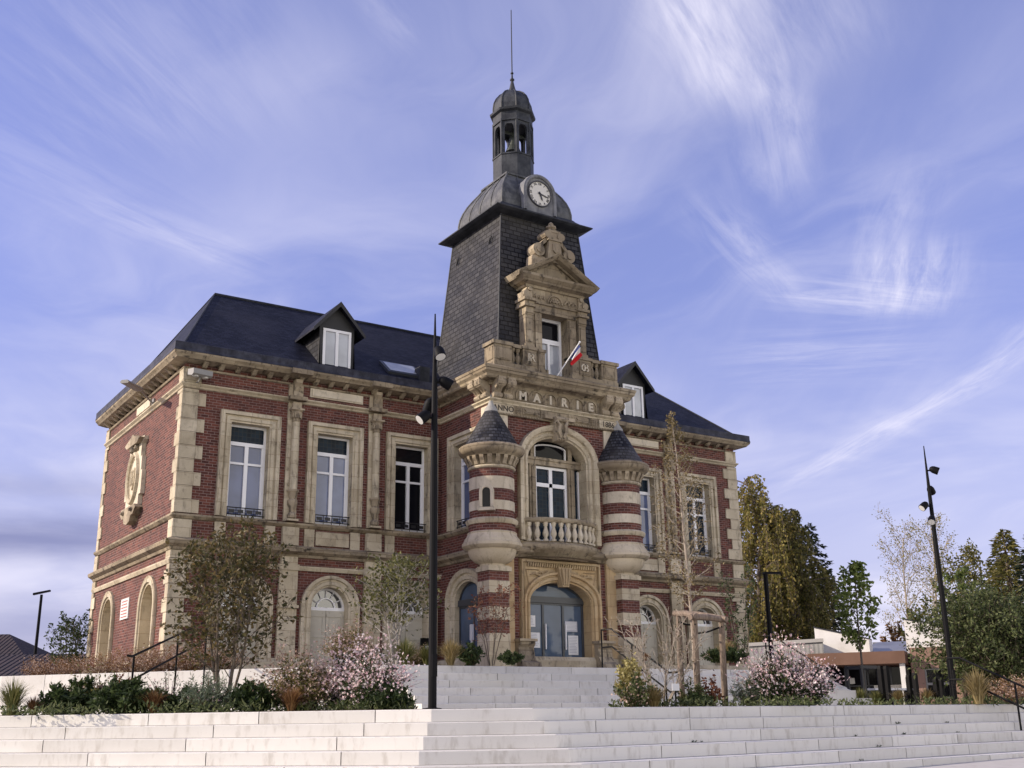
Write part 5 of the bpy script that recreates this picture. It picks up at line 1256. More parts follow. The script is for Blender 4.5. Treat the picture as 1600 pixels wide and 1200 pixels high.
# left bed, lower level
tree('amelanchier_tree', 'multi stemmed young tree with sparse brown leaves in the left flower bed', 'tree', at(350, 1090, 19.3, z1), 3.05,
     PP(seg=[8, 6, 4], kids=[16, 7], first=[.22, .2], ang=[42, 42], ratio=[0, .45], R=1.15, leaves=7, leaf=.095, lw=.6, spread=.06, splay=.28, wand=[.10, .16, .25], grav=[.05, .06, -.02], rmin=.003, shape=lambda s: .35+.75*math.sin(math.pi*s**.9)), 'leaf_brown', 'bark_mid', .028, 6)
ga = bush('gaura_bush', 'large pink flowering gaura bush nearest the central lamp mast', 'flowering bush', at(583, 1100, 18.4, z1), .82, 1.12, 'leaf_dark', 5200, .075, .4, 'flower', 2500, .056, 120, 'gaura bushes in the beds', low=.35)
gb = bush('gaura_bush', 'pale gaura bush with fading blossom between the brown tree and the pink gaura', 'flowering bush', at(468, 1095, 19.0, z1), .95, 1.08, 'leaf_olive', 4400, .07, .4, 'flower_dry', 2300, .055, 110, 'gaura bushes in the beds', low=.3)
again(ga, at(535, 1090, 20.3, z1), 'pink gaura bush standing behind the two front gauras', 1.12, 2.)
dk = bush('evergreen_shrub', 'low dark green shrub at the bed edge, leftmost of the dark ones', 'shrub', at(115, 1110, 18.8, z1), .62, .52, 'leaf_dark', 3400, .11, .5, None, 0, 0, 40, 'low dark shrubs along the left bed', airy=0)
again(dk, at(195, 1108, 18.5, z1), 'low dark green shrub between the left grass and the rusty grass', .98, 1.)
again(dk, at(290, 1108, 18.9, z1), 'low dark green shrub half behind the grey green bush', .75, 5.)
again(dk, at(395, 1106, 18.6, z1), 'low dark green shrub under the brown leaved young tree', .85, 2.)
again(dk, at(608, 1105, 18.0, z1), 'low dark green shrub at the foot of the pink gaura, nearest the steps', .72, 3.)
bush('seed_head_plant', 'wiry plant with dark seed heads above the low dark shrubs', 'plant', at(135, 1105, 18.9, z1), .5, .95, 'leaf_olive', 260, .06, .5, 'flower_dry', 90, .05, 22, stemm='stem')
bush('purple_plant', 'small purple leaved plant in front of the handrail foot', 'plant', at(185, 1100, 19.5, z1), .28, .75, 'leaf_red', 420, .055, .6, 'flower_dry', 80, .04, 20)
lv = bush('lavender_plant', 'grey green narrow leaved bush below the brown young tree', 'shrub', at(325, 1105, 18.3, z1), .50, .62, 'leaf_grey', 2000, .12, .12, 'flower', 50, .04, 50)
bush('white_flower_plant', 'loose white flowered stems against the white wall under the handrail', 'plant', at(262, 1095, 20.4, z1), .62, .85, 'leaf_grey', 500, .06, .35, 'flower', 200, .045, 45)
gs = grass('tall green grass tuft at the left edge of the photo', at(18, 1112, 18.4, z1), .68, .42, 420, 'grass_green', 'grass tufts in the flower beds')
gr_ = grass('short rusty grass tuft right of the tall green one', at(52, 1112, 18.5, z1), .36, .32, 260, 'grass_rust', 'grass tufts in the flower beds')
again(gr_, at(240, 1108, 18.3, z1), 'rusty grass tuft between two low dark shrubs', 1.2, 1.)
again(gr_, at(455, 1106, 18.0, z1), 'rusty brown grass tuft in front of the fading gaura', 1.25, 2.)
again(gs, at(205, 1098, 19.8, z1), 'thin green grass tuft behind the low dark shrubs', 1.05, 3.)
# low leafy ground cover between the plants
gc_ = MB()
for (px0, px1, d0, d1, nn) in ((5, 650, 17.6, 20.5, 3600), (955, 1300, 20.2, 22.4, 1500), (1310, 1600, 24.5, 27, 1500)):
    for k in range(nn):
        u = rng.random(); p = at(px0+(px1-px0)*u, 1104, d0+(d1-d0)*rng.random()**1.6, z1)
        if math.sin(p.x*3.1)+math.sin(p.y*4.3+p.x) > -.4: p.z += rng.random()**2*.14; put_leaf(gc_, p, rv()+Vector((0, 0, .6)), rng.uniform(.05, .13), .035)
structure(gc_.build('ground_cover', 'leaf_shrub'), 'stuff')
# left bed, upper level
rows = None
for i, (px, py, dd, sc, lb) in enumerate(((70, 1045, 35, .9, 'dry gaura bush at the far left end of the gable row'), (118, 1043, 34, .95, 'dry gaura bush below the small green tree'), (165, 1042, 33, 1., 'dry gaura bush below the rear blind arch'), (212, 1040, 32, 1.05, 'dry gaura bush between the two blind arches'), (258, 1037, 31, 1.1, 'dry gaura bush below the front blind arch'), (300, 1034, 30, 1.1, 'dry gaura bush at the front corner quoins'), (345, 1032, 30, .95, 'dry gaura bush behind the brown leaved young tree'))):
    p = at(px, py, dd, z2)
    if rows is None: rows = bush('gaura_bush', lb, 'flowering bush', p, .85, .82, 'leaf_rust', 1500, .06, .35, 'flower_dry', 1200, .055, 80, 'gaura bushes in the beds', stemm='stem')
    else: again(rows, p, lb, sc, i*1.3)
again(gb, at(545, 1030, 27.5, z2), 'fading gaura bush on the upper terrace below the arched window', 1.0, 1.)
again(gb, at(650, 1028, 29, z2), 'small fading gaura bush on the upper terrace left of the lamp mast', .55, 2.)
g2 = grass('green gold grass tuft on the upper terrace left of the lamp mast', at(632, 1034, 27.3, z2), .72, .55, 420, 'grass_green', 'grass tufts in the flower beds', .018)
g3 = grass('straw yellow grass tuft on the upper terrace right of the lamp mast', at(704, 1034, 27.5, z2), .72, .50, 420, 'grass_straw', 'grass tufts in the flower beds', .018)
again(g2, at(668, 1033, 28.2, z2), 'green gold grass tuft behind the lamp mast', .9, 2.)
bush('evergreen_shrub', 'dark leafy plant between the straw grass and the side door', 'shrub', at(735, 1034, 28, z2), .42, .55, 'leaf_dark', 900, .11, .5, None, 0, 0, 26)
tree('birch_tree', 'small green leaved birch in front of the wing, left of the lamp mast', 'tree', at(618, 1032, 28.5, z2), 2.75,
     PP(seg=[8, 6, 4], kids=[20, 7], first=[.28, .2], ang=[48, 42], ratio=[0, .45], R=1.35, leaves=5, leaf=.105, lw=.7, spread=.07, splay=.16, wand=[.08, .16, .25], grav=[.04, .05, -.03], shape=lambda s: .35+.75*math.sin(math.pi*s**.85)), 'leaf_young', 'bark_birch', .035, 3)
tree('slender_shrub', 'thin reddish leaved shrub in front of the left turret pier', 'shrub', at(768, 1034, 28, z2), 1.95,
     PP(seg=[7, 4, 3], kids=[9, 4], first=[.3, .2], ang=[35, 40], R=.62, leaves=4, leaf=.075, lw=.5, splay=.26, spread=.04, shape=lambda s: .4+.5*math.sin(math.pi*s)), 'leaf_red', 'bark', .014, 5)
again(dk, at(798, 1040, 27.2, z2), 'small low plant at the foot of the left door scroll', .55, 2.)
# right bed, lower level
bush('golden_shrub', 'upright yellow variegated shrub at the left end of the right bed', 'shrub', at(983, 1098, 20.5, z1), .27, .98, 'leaf_yellow', 1900, .075, .6, None, 0, 0, 40)
bush('variegated_shrub', 'spreading cream and green shrub around the foot of the yellow one', 'shrub', at(992, 1100, 20.2, z1), .46, .55, 'leaf_shrub', 1700, .065, .6, 'flower_dry', 420, .055, 40)
grass('straw and green grass mound in front of the bare twigged shrub', at(1022, 1100, 20.2, z1), .45, .42, 520, 'grass_straw', 'grass tufts in the flower beds')
tree('bare_shrub', 'leafless twiggy shrub between the yellow shrub and the wooden stakes', 'shrub', at(1036, 1092, 22, z1), 1.65,
     PP(seg=[6, 5, 4], kids=[8, 5], first=[.25, .25], ang=[32, 35], R=.85, leaves=1, leaf=.05, ratio=[0, .5], splay=.5, spread=.03, wand=[.12, .15, .2], rmin=.005, shape=lambda s: .7), 'leaf_brown', 'bark_pale', .02, 7)
sap = at(1090, 1092, 23.3, z1)
tree('staked_birch', 'tall slim birch with sparse tiny golden leaves held by wooden stakes', 'tree', sap, 6.3,
     PP(seg=[14, 6, 4], kids=[52, 7], first=[.32, .15], ang=[60, 42], ratio=[0, .45], R=.90, leaves=8, leaf=.056, lw=.7, spread=.06, wand=[.025, .15, .25], grav=[.02, .10, -.06], rmin=.0035, rr=[.33, .4], shape=lambda s: (.55+.55*math.sin(math.pi*(s-.28)/.72) if s > .25 else 0)*(1.15-.95*max(0, (s-.5)/.5))), 'leaf_sapling', 'bark_pale', .045, 1, -.035)
st = thing('tree_stakes', 'three bare wooden stakes with crossbars around the slim birch', 'tree stakes', (sap.x, sap.y, z1))
tops = []
for (px, py, dd, ptop) in ((1066, 1088, 23.9, 955), (1091, 1096, 22.4, 958), (1133, 1094, 22.9, 962)):
    b = at(px, py, dd, z1)-Vector((sap.x, sap.y, z1)); e = at(px-6, ptop, dd)-Vector((sap.x, sap.y, z1)); tops.append(e)
    m = MB(); m.tube([b, b.lerp(e, .5)+rv()*.01, e], [.068, .064, .055], 9); m.build('stake', 'stake_wood', st, loc=(0, 0, 0))
for a, b in ((0, 1), (1, 2), (0, 2)):
    d = (tops[b]-tops[a]).normalized(); m = MB(); dz = Vector((0, 0, -.06-.03*a)); m.tube([tops[a]-d*.14+dz, tops[a].lerp(tops[b], .5)+dz+Vector((0, 0, .03)), tops[b]+d*.14+dz], [.06, .068, .055], 9); m.build('crossbar', 'stake_wood', st, loc=(0, 0, 0))
m = MB(); mid = (tops[0]+tops[1]+tops[2])/3
for e in tops: m.tube([e+Vector((0, 0, -.22)), e.lerp(Vector((0, 0, e.z-.32)), .5)+Vector((0, 0, -.13)), Vector((0, 0, e.z-.30))], .02, 5)
m.build('rubber_tie', 'black_metal', st, loc=(0, 0, 0))
gc = again(ga, at(1218, 1097, 22.3, z1), 'pink gaura bush in the right bed beside the wooden stakes', 1.18, 1.)
again(ga, at(1262, 1097, 22.6, z1), 'pink gaura bush at the right end of the right bed', 1.0, 4.)
again(lv, at(1172, 1097, 22.4, z1), 'grey green narrow leaved bush left of the right gauras', .9, 1.)
bush('cream_leaf_plant', 'pale leaved plant climbing at the foot of the middle stake', 'plant', at(1084, 1097, 22., z1), .34, .60, 'leaf_shrub', 620, .065, .6, 'flower', 70, .04, 24)
bush('red_leaf_plant', 'red brown leafy plant between the middle and right stakes', 'plant', at(1112, 1097, 22.1, z1), .24, .58, 'leaf_red', 420, .075, .6, None, 0, 0, 14)
again(dk, at(1090, 1099, 21.8, z1), 'low green plant at the foot of the middle stake', .5, 1.)
again(g2, at(1070, 1099, 21.9, z1), 'thin green grass tuft left of the middle stake', .45, 1.)
t = thing('plant_label', 'small white plant label on a black post behind the grass mound', 'sign', at(1056, 1094, 21, z1))
m = MB(); m.box(-.015, .015, -.01, .01, 0, .42); m.build('post', 'black_metal', t, loc=(0, 0, 0)); m = MB(); m.box(-.09, .09, -.02, -.011, .30, .43); m.build('plate', 'paper', t, loc=(0, 0, 0))
# right bed, upper level
again(g3, at(1135, 1040, 28.5, z2), 'straw yellow grass tuft on the upper terrace right of the stakes', .95, 1.)
again(dk, at(1118, 1043, 27.5, z2), 'low dark shrub on the upper terrace between two stakes', .55, 1.)
again(dk, at(1150, 1043, 27.6, z2), 'low dark shrub on the upper terrace at the right wing corner', .6, 2.5)
tree('climbing_shrub', 'tall thin leafy shrub at the right corner of the wing', 'shrub', at(1162, 1040, 29, z2), 2.7,
     PP(seg=[8, 5, 3], kids=[10, 4], first=[.1, .2], ang=[38, 40], R=.5, leaves=5, leaf=.08, lw=.6, splay=.2, shape=lambda s: .9-.5*s), 'leaf_dark', 'bark', .02, 4)
again(gr_, at(1010, 1046, 26.5, z2), 'rusty grass tuft behind the bare twigged shrub', .6, 1.)
# ------------------------------------------------------------------ right side: pink annexe, shed, shrubs and trees
o0 = at(1430, 1100, 56, T1); a_ = R_(-24)
ru = Vector((math.cos(YAW), -math.sin(YAW), 0)); fu = Vector((math.sin(YAW), math.cos(YAW), 0))
U_ = ru*math.cos(a_)+fu*math.sin(a_); V_ = fu*math.cos(a_)-ru*math.sin(a_)
F5 = lambda u, d, z: U_*(u*1.06)+V_*d+Vector((0, 0, z))
an = thing('pink_annexe', 'low pink rendered building with flat canopy and two white sloping parapets', 'building', o0)
bx5 = lambda m, a, b, c, d, e, f: m.box(a, b, c, d, e, f, F5)
ppm = 56/1728.
zt = lambda y: (1111-y)*ppm+.73-T1
b5 = lambda m, nm, mm, par=an: m.build(nm, mm, par, loc=(0, 0, 0) if par is an else None)
m = MB()
m.wall(lambda u, z, d: F5(u, -d, z), 0, 6.6, -.3, zt(1016), [(1.25, .66, .45, flat(1.25, .66, 1.95)), (5.0, .8, .45, flat(5.0, .8, 1.95))], .2)
bx5(m, -4.75, -4.45, -1.2, 6, -.3, zt(1040)); bx5(m, -4.45, 0, 1.6, 6, -.3, zt(1026)); bx5(m, 0, .02, 0, 6, -.3, zt(1016)); bx5(m, 0, 6.6, 5.9, 6, -.3, zt(1016)); bx5(m, 6.55, 6.6, .02, 5.9, -.3, zt(1016)); bx5(m, 0, 6.6, .03, 6, zt(1016)-.02, zt(1015)); 
b5(m, 'wall', 'pink_render')
m = MB(); bx5(m, -4.78, -.12, -1.25, 1.6, zt(1040)+.01, zt(1021)); b5(m, 'canopy', 'canopy_render')
m = MB(); bx5(m, -.42, -.18, -1.1, -.85, -.3, zt(1040)+.02); b5(m, 'canopy_post', 'white_render')
for u0, yt, ln, dr_ in ((-4.45, 977, 2.6, 22), (-.12, 970, 2.6, 18)):
    m = MB(); m.prism([(u0, zt(1024)), (u0+ln, zt(1024)), (u0+ln, zt(yt+dr_)), (u0, zt(yt))], lambda a, z, d: F5(a, d, z), .3, 1.6); w_ = b5(m, 'parapet', 'white_render')
    m = MB(); m.prism([(u0-.05, zt(yt)+.003), (u0+ln, zt(yt+dr_)+.003), (u0+ln, zt(yt+dr_)+.06), (u0-.05, zt(yt)+.06)], lambda a, z, d: F5(a, d, z), .25, 1.65); m.build('coping', 'lead', w_)
m = MB(); m.quad(F5(-2.9, .4, zt(1021)), F5(-.15, .4, zt(1021)), F5(-.15, 5, zt(996)), F5(-1.9, 5, zt(996))); bx5(m, -2.2, -.1, 5, 5.2, 1.5, zt(996)); b5(m, 'seam_roof', 'seam_roof')
m = MB(); bx5(m, -4.4, -.05, 1.45, 1.58, -.2, zt(1042)); b5(m, 'glass_front', 'pane_dark')
m = MB()
for u in (-3.3, -2.2, -1.1): bx5(m, u-.04, u+.04, 1.38, 1.45, -.2, zt(1042))
bx5(m, -4.4, -.05, 1.38, 1.45, 1.15, 1.22); b5(m, 'mullions', 'dark_frame')
m = MB(); bx5(m, -1.95, -.55, 1.3, 1.38, .95, 1.2); b5(m, 'white_panel', 'white_render')
for a, b, c, d in ((-4.2, -3.85, 1.3, 1.65), (-3.1, -2.85, 1.3, 1.6), (-2.55, -2.3, .9, 1.3)):
    m = MB(); bx5(m, a, b, 1.33, 1.375, c, d); b5(m, 'poster', 'paper')
for uc, hw in ((1.25, .66), (5.0, .8)):
    m = MB()
    for q in ((-hw, -hw+.08, .45, 1.95), (hw-.14, hw, .45, 1.95), (-hw+.08, hw-.14, 1.12, 1.24), (-hw+.08, hw-.14, .45, .53), (-hw+.08, hw-.14, 1.87, 1.95)): bx5(m, uc+q[0], uc+q[1], .1, .17, q[2], q[3])
    wf = b5(m, 'window', 'grey_box'); m = MB(); m.quad(F5(uc-hw, .18, .45), F5(uc+hw, .18, .45), F5(uc+hw, .18, 1.95), F5(uc-hw, .18, 1.95)); m.build('pane', 'pane_dark', wf)
sh = at(1237, 1050, 58, T1); s5 = thing('grey_shed', 'grey ribbed metal shed with a flat roof beside the pink building', 'shed', sh); k5 = 58/1728.
m = MB(); q0, q1 = at(1160, 1060, 60, T1)-sh, at(1291, 1060, 57, T1)-sh; h0, h1 = at(1160, 1010, 60).z-T1, at(1291, 1002, 57).z-T1; bk_ = fu*5
for a, b, ha, hb in ((q0, q1, h0, h1), (q1, q1+bk_, h1, h1), (q0, q0+bk_, h0, h0)): m.quad(a, b, b+Vector((0, 0, hb)), a+Vector((0, 0, ha)))
m.build('wall', 'grey_cladding', s5, loc=(0, 0, 0)); m = MB(); o_ = Vector((0, 0, 1))
m.prism([(0, 0), (1, 0), (1, 1), (0, 1)], lambda a, b, d: (q0-fu*.15).lerp(q1-fu*.15, a)+bk_*1.06*b+o_*(h0+(h1-h0)*a+d), .0, .18); m.build('roof', 'grey_box', s5, loc=(0, 0, 0))
# bollards and a bench in front of it
for i, (px, dd, h, lb) in enumerate(((1381, 31, 1.1, 'dark square bollard in front of the canopy, first from the left'), (1390, 32, 1.15, 'dark square bollard close right of the first one'), (1424, 31, .85, 'dark square bollard by the white canopy post'), (1434, 32, .95, 'dark square bollard just right of the canopy post'), (1466, 31, .75, 'low dark bollard under the annexe window'), (1474, 31.5, .75, 'low dark bollard nearest the right lamp mast'))):
    m = MB(); c_ = at(px, 1100, dd, T1); m.box(-.06, .06, -.06, .06, 0, h*.93); m.prism([(-.06, h*.93), (.06, h*.93), (.045, h), (-.045, h)], lambda a, z, d: (a, d, z), -.05, .05); o = tag(m.build('bollard', 'black_metal', loc=tuple(c_)), lb, 'bollard', 'dark bollards in front of the annexe')
bn = thing('bench', 'pale bench in front of the annexe glass front', 'bench', at(1395, 1096, 44, T1)); m = MB(); m.box(-1.2, 1.2, -.2, .2, .68, .76); m.build('seat', 'white_render', bn, loc=(0, 0, 0))
for u in (-1., 1.):
    m = MB(); m.box(u-.04, u+.04, -.18, .18, 0, .68); m.build('leg', 'iron', bn, loc=(0, 0, 0))
slab('planting_soil', [(19.5, -10.8), (34, -7), (34, -3), (20, -8.5)], T1-.1, T1+.04, 'soil')
for i, (px, dd, sc, lb, src) in enumerate(((1345, 30, .7, 'low green grass tuft left of the bollards', 0), (1370, 31, .65, 'low green grass tuft under the small staked maple', 0), (1405, 31, .7, 'low straw grass tuft between the bollards', 1), (1450, 31, .7, 'low straw grass tuft under the annexe window', 1), (1530, 24.5, 1.05, 'big straw grass tuft beside the right handrail', 1))):
    again((g2, g3)[src], at(px, 1103, dd, z1), lb, sc*1.1, i*1.)
again(rows, at(1585, 1100, 25.5, z1), 'dry gaura bush at the right edge of the photo', .8, 2.)
st2 = thing('concrete_block', 'stepped white concrete block right of the gaura bushes', 'concrete block', at(1300, 1100, 29, T1))
m = MB(); m.box(-.5, .5, -.4, .6, 0, .42, r=.7); m.box(.5, 1.1, -.4, .6, 0, .22, r=.7); m.build('block', 'white_concrete', st2, loc=(0, 0, 0))

# big shrub at the right edge
tree('evergreen_tree', 'big bushy green shrub behind the right handrail', 'shrub', at(1572, 1100, 29, z1), 2.6,
     PP(seg=[7, 6, 4], kids=[18, 9], first=[.12, .15], ang=[55, 45], ratio=[0, .42], R=1.45, leaves=15, leaf=.12, lw=.5, splay=.5, spread=.12, rmin=.004, shape=lambda s: .75+.35*math.sin(math.pi*s)), 'leaf_shrub', 'bark', .04, 7)
tree('evergreen_tree', 'tall leafy shrub with an upright sprig right of the lamp mast', 'shrub', at(1512, 1100, 31, z1), 4.0,
     PP(seg=[8, 5, 3], kids=[16, 6], first=[.08, .2], ang=[50, 45], ratio=[0, .4], R=.8, leaves=8, leaf=.13, lw=.55, splay=.16, spread=.08, shape=lambda s: .95-.75*s), 'leaf_green', 'bark', .035, 3)
# small staked maple
mp = at(1353, 1100, 37, z1)
tree('maple_tree', 'slim young tree with light green leaves in front of the annexe canopy', 'tree', mp, 4.75,
     PP(seg=[10, 5, 3], kids=[26, 5], first=[.36, .25], ang=[48, 45], ratio=[0, .42], R=.95, leaves=9, leaf=.17, lw=.75, spread=.09, wand=[.03, .14, .25], grav=[.02, .07, 0], shape=lambda s: max(.1, 1.05*math.sin(math.pi*((s-.3)/.7)**.75)+.12)), 'leaf_maple', 'bark', .05, 1, -.03)
ts = thing('tree_stakes', 'dark square stake frame around the slim young tree by the annexe', 'tree stakes', mp)
for sx in (-.42, .42):
    for sy in (-.3, .3):
        m = MB(); m.box(sx-.04, sx+.04, sy-.04, sy+.04, 0, 1.35); m.build('stake', 'black_wood', ts, loc=(0, 0, 0))
m = MB()
for sy in (-.3, .3): m.box(-.5, .5, sy-.03, sy+.03, 1.25, 1.35)
for sx in (-.42, .42): m.box(sx-.03, sx+.03, -.26, .26, 1.25, 1.34)
m.build('crossbar', 'black_wood', ts, loc=(0, 0, 0))
# weeping birches and dark conifers
def weep(label, base, H, R, n, strands, leafm, leaf=.17, seedz=.25, dens=1.):
    t = thing('weeping_birch', label, 'tree', base, 0, 'trees behind the right wing'); Wd, Lf = MB(), MB()
    trunk = [Vector((rng.uniform(-.1, .1)*i, rng.uniform(-.1, .1)*i, H*.97*i/7)) for i in range(8)]; Wd.tube(trunk, [.22*(1-.88*i/7) for i in range(8)], 7)
    for k in range(n):
        s = seedz+(1-seedz)*(k+rng.random())/n; x = min(s*7, 6.99); i = int(x); c = trunk[i].lerp(trunk[i+1], x-i); az = k*2.4+rng.random()
        rr = R*rng.uniform(.45, 1.05)*(1.0-.55*max(0, (s-.55)/.45))*(.6+.4*min(1, s/.5)); up = rng.uniform(.35, .9)
        o = Vector((math.cos(az), math.sin(az), 0)); pts = [c+o*rr*u+Vector((0, 0, rr*up*(u-.55*u*u))) for u in (0, .3, .6, .85, 1)]; Wd.tube(pts, [.06*(1-.8*u) for u in (0, .3, .6, .85, 1)], 4, cap=False)
        for j in range(strands):
            u = rng.uniform(.25, 1); x2 = min(u*4, 3.99); q = pts[int(x2)].lerp(pts[int(x2)+1], x2-int(x2)); ln = rng.uniform(.5, 1.0)*min(q.z-.3, H*.20); d = Vector((rng.uniform(-.25, .25), rng.uniform(-.25, .25), 0))+o*.15
            e = q+Vector((0, 0, -ln))+d*ln; md_ = q.lerp(e, .4)+o*.12+Vector((0, 0, .1)); Wd.tube([q, md_, e], .008, 3, cap=False)
            for l in range(int(rng.randint(18, 28)*dens)):
                v = rng.random(); p = (q.lerp(md_, v/.4) if v < .4 else md_.lerp(e, (v-.4)/.6))+rv()*.26*rng.random(); put_leaf(Lf, p, rv()*.9+Vector((0, 0, -.7)), leaf*rng.uniform(.6, 1.3), leaf*.7)
    Wd.build('trunk', 'bark_mid', t, loc=(0, 0, 0)); Lf.build('crown', leafm, t, loc=(0, 0, 0)); return t
weep('tall loose weeping birch with thin golden top at the building corner', at(1190, 1010, 67, T1), 14.6, 2.6, 56, 12, 'leaf_birch', .21, .2, .9)
weep('broad dense weeping birch in front of the dark conifer', at(1240, 1010, 68, T1), 12.6, 2.7, 66, 13, 'leaf_olive', .22, .12, 1.1)
weep('low rusty weeping birch behind the grey shed', at(1218, 1020, 72, T1), 8.6, 3.6, 50, 11, 'leaf_birch', .22, .1, 1.)
def conifer(label, base, H, R, n, leafm, leaf=.30, group='trees behind the right wing'):
    t = thing('conifer_tree', label, 'tree', base, 0, group); Wd, Lf = MB(), MB(); Wd.tube([(0, 0, 0), (0, 0, H*.5), (0, 0, H)], [.25, .15, .02], 7)
    for k in range(n):
        s = ((k+rng.random())/n)**1.15; z = H*(.06+.94*s); rr = R*(1-s)**.75*rng.uniform(.65, 1.15)+.12; az = k*2.4+rng.random()*.6; o = Vector((math.cos(az), math.sin(az), 0)); sd_ = o.cross(Vector((0, 0, 1)))
        P_ = lambda u: Vector((0, 0, z))+o*rr*u+Vector((0, 0, rr*(.12*u-.42*u*u+.22*u**4))); Wd.tube([P_(0), P_(.5), P_(1)], [.04, .025, .008], 3, cap=False)
        for l in range(int(10+rr*22)):
            u = rng.random()**.7; p = P_(u)+sd_*rng.uniform(-1, 1)*rr*.28*(1.1-u)+Vector((0, 0, rng.uniform(-.22, .05))); put_leaf(Lf, p, o*.8+sd_*rng.uniform(-.8, .8)+Vector((0, 0, rng.uniform(-.6, .2))), leaf*rng.uniform(.6, 1.3), leaf*.32)
    Wd.build('trunk', 'bark', t, loc=(0, 0, 0)); Lf.build('crown', leafm, t, loc=(0, 0, 0)); return t
conifer('dark spruce on the right flank of the birches behind the shed', at(1280, 1010, 75, T1), 12.6, 3.2, 150, 'leaf_conifer', .34)
conifer('shorter dark spruce right of the tall spruce behind the shed', at(1306, 1010, 77, T1), 9.4, 2.8, 110, 'leaf_conifer', .32)
conifer('dark brown green cypress at the right edge behind the big shrub', at(1592, 1010, 54, T1), 8.6, 2.5, 150, 'leaf_olive', .32)
conifer('dark spruce mostly outside the right edge of the photo', at(1645, 1010, 50, T1), 8.2, 2.6, 120, 'leaf_conifer', .32)
tree('autumn_tree', 'round olive brown tree between the cypress and the tall sprig', 'tree', at(1548, 1010, 72, T1), 9.0,
     PP(seg=[8, 6, 4], kids=[30, 9], first=[.15, .2], ang=[58, 45], R=3.4, leaves=22, leaf=.22, lw=.7, spread=.28, rmin=.01, shape=lambda s: .6+.5*math.sin(math.pi*s)), 'leaf_olive', 'bark', .2)
tree('bare_birch', 'sparse half bare birch behind the annexe roof', 'tree', at(1418, 1010, 84, T1), 13.0,
     PP(seg=[9, 6, 4], kids=[26, 10], first=[.2, .2], ang=[40, 40], R=3.4, leaves=9, leaf=.15, lw=.7, spread=.25, rmin=.012, shape=lambda s: .75+.3*math.sin(math.pi*s)), 'leaf_birch', 'bark_pale', .13)
tree('bare_birch', 'sparse half bare birch half hidden by the right lamp mast', 'tree', at(1462, 1010, 88, T1), 14.2,
     PP(seg=[9, 6, 4], kids=[26, 10], first=[.2, .2], ang=[34, 38], R=3.2, leaves=10, leaf=.15, lw=.7, spread=.25, rmin=.012, shape=lambda s: .7+.3*math.sin(math.pi*s)), 'leaf_birch', 'bark_pale', .14)
bush('rust_shrub', 'small rust brown shrub above the annexe metal roof', 'shrub', at(1402, 1050, 78, T1+2), 1.4, 4.0, 'leaf_rust', 1800, .28, .6, None, 0, 0, 30)
bush('rust_shrub', 'dark brown shrub behind the right parapet of the annexe', 'shrub', at(1455, 1050, 74, T1+2), 2.0, 5.2, 'leaf_olive', 3000, .28, .6, None, 0, 0, 40)
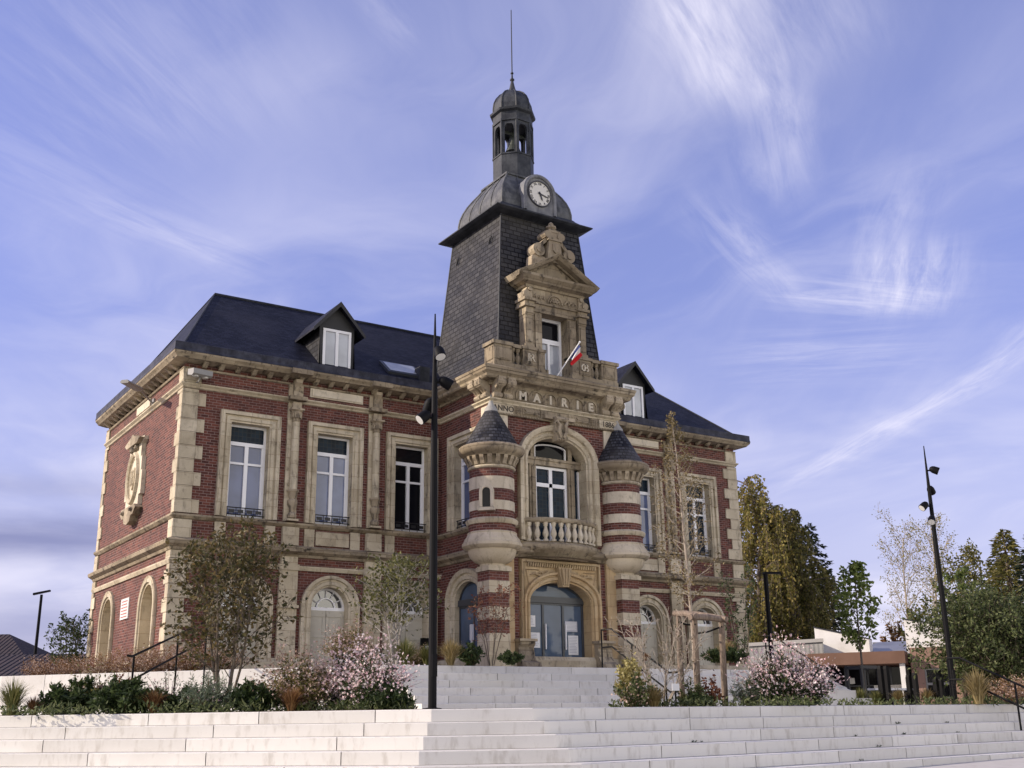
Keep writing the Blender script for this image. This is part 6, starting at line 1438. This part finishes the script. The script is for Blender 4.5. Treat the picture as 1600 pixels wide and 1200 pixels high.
# ------------------------------------------------------------------ left side: far houses and a small tree
tree('laurel_tree', 'small bushy green tree left of the gable in front of the tiled roof', 'tree', at(106, 1045, 40, T2), 2.4,
     PP(seg=[7, 5, 3], kids=[11, 5], first=[.1, .2], ang=[45, 45], R=.85, leaves=7, leaf=.13, lw=.5, splay=.28, spread=.08, rmin=.005, shape=lambda s: .6+.4*math.sin(math.pi*s)), 'leaf_dark', 'bark', .03, 5)
def far_house(label, px0, px1, pye, pyr, dep, hipped=False):
    c0, c1 = at(px0, pye, dep), at(px1, pye, dep); zr = at(px0, pyr, dep).z; ze = c0.z; base = Vector((c1.x, c1.y, T1)); h = thing('tiled_house', label, 'house', base)
    u = Vector((c1.x-c0.x, c1.y-c0.y, 0)); ln = u.length; u.normalize(); v = Vector((-u.y, u.x, 0)); dp = 8.
    Q = lambda a, b, z: u*(a-ln)+v*b+Vector((0, 0, z-T1))
    m = MB(); m.box(0.3, ln-.3, .4, dp-.4, T1, ze, Q); m.build('wall', 'pink_render', h, loc=(0, 0, 0))
    m = MB(); hp = 3.0 if hipped else 0.
    m.quad(Q(0, 0, ze), Q(ln, 0, ze), Q(ln-hp, dp/2, zr), Q(hp, dp/2, zr)); m.quad(Q(ln, dp, ze), Q(0, dp, ze), Q(hp, dp/2, zr), Q(ln-hp, dp/2, zr))
    m.tri(Q(ln, 0, ze), Q(ln, dp, ze), Q(ln-hp, dp/2, zr)); m.tri(Q(0, 0, ze), Q(0, dp, ze), Q(hp, dp/2, zr)); m.build('roof', 'roof_tile', h, loc=(0, 0, 0))
    return h
far_house('long dark tiled roof low behind the white wall at the far left', -190, 128, 1062, 1017, 52)
far_house('steeper red brown roof behind the long tiled roof at the left edge', -170, 40, 1030, 985, 72, True)
# weeds in the joints of the steps
for i, (px, py, dd, h) in enumerate(((1238, 1120, 22.0, .07), (1405, 1160, 20.6, .075), (1010, 1158, 17.9, .07), (1302, 1180, 20.0, .09), (930, 1135, 17.4, .06), (495, 1165, 17, .05))):
    p = at(px, py, dd); g_ = MB()
    for k in range(16): put_leaf(g_, Vector((rng.uniform(-.04, .04), rng.uniform(-.04, .04), rng.uniform(0, h*.5))), rv()+Vector((0, 0, .9)), h*rng.uniform(.5, 1), h*.3)
    tag(g_.build('weed', 'leaf_dark', loc=tuple(p)), ('small weed growing below the top riser under the right gaura bushes', 'larger weed in a step joint towards the lower right', 'tiny weed in a step joint right of the middle', 'small weed near the pavement at the lower right', 'tiny weed in the second riser below the main doors', 'tiny weed on the sunlit left steps')[i], 'weed', 'weeds in the step joints')

first = None
for i in range(14):
    k = rng.randint(1, 6); t = rng.uniform(.02, .26); a = offset_pts(E1, .38*(k-1)+.03); p = Vector((a[2][0]+(a[3][0]-a[2][0])*t, a[2][1]+(a[3][1]-a[2][1])*t, T1-k*RIS+.002))
    if first is None:
        g_ = MB()
        for q in range(14): put_leaf(g_, Vector((rng.uniform(-.05, .05), rng.uniform(-.02, .02), rng.uniform(0, .02))), rv()*.8+Vector((0, 0, .9)), rng.uniform(.03, .065), .016)
        first = tag(g_.build('weed', 'leaf_dark', loc=tuple(p)), 'tiny dark weed sprouting from a joint of the right hand lower steps', 'weed', 'tiny weeds along the right hand steps')
    else: c = copy_tree(first); c.location = p; c.scale = (rng.uniform(.5, 1.1),)*3; c.rotation_euler.z = rng.random()*6
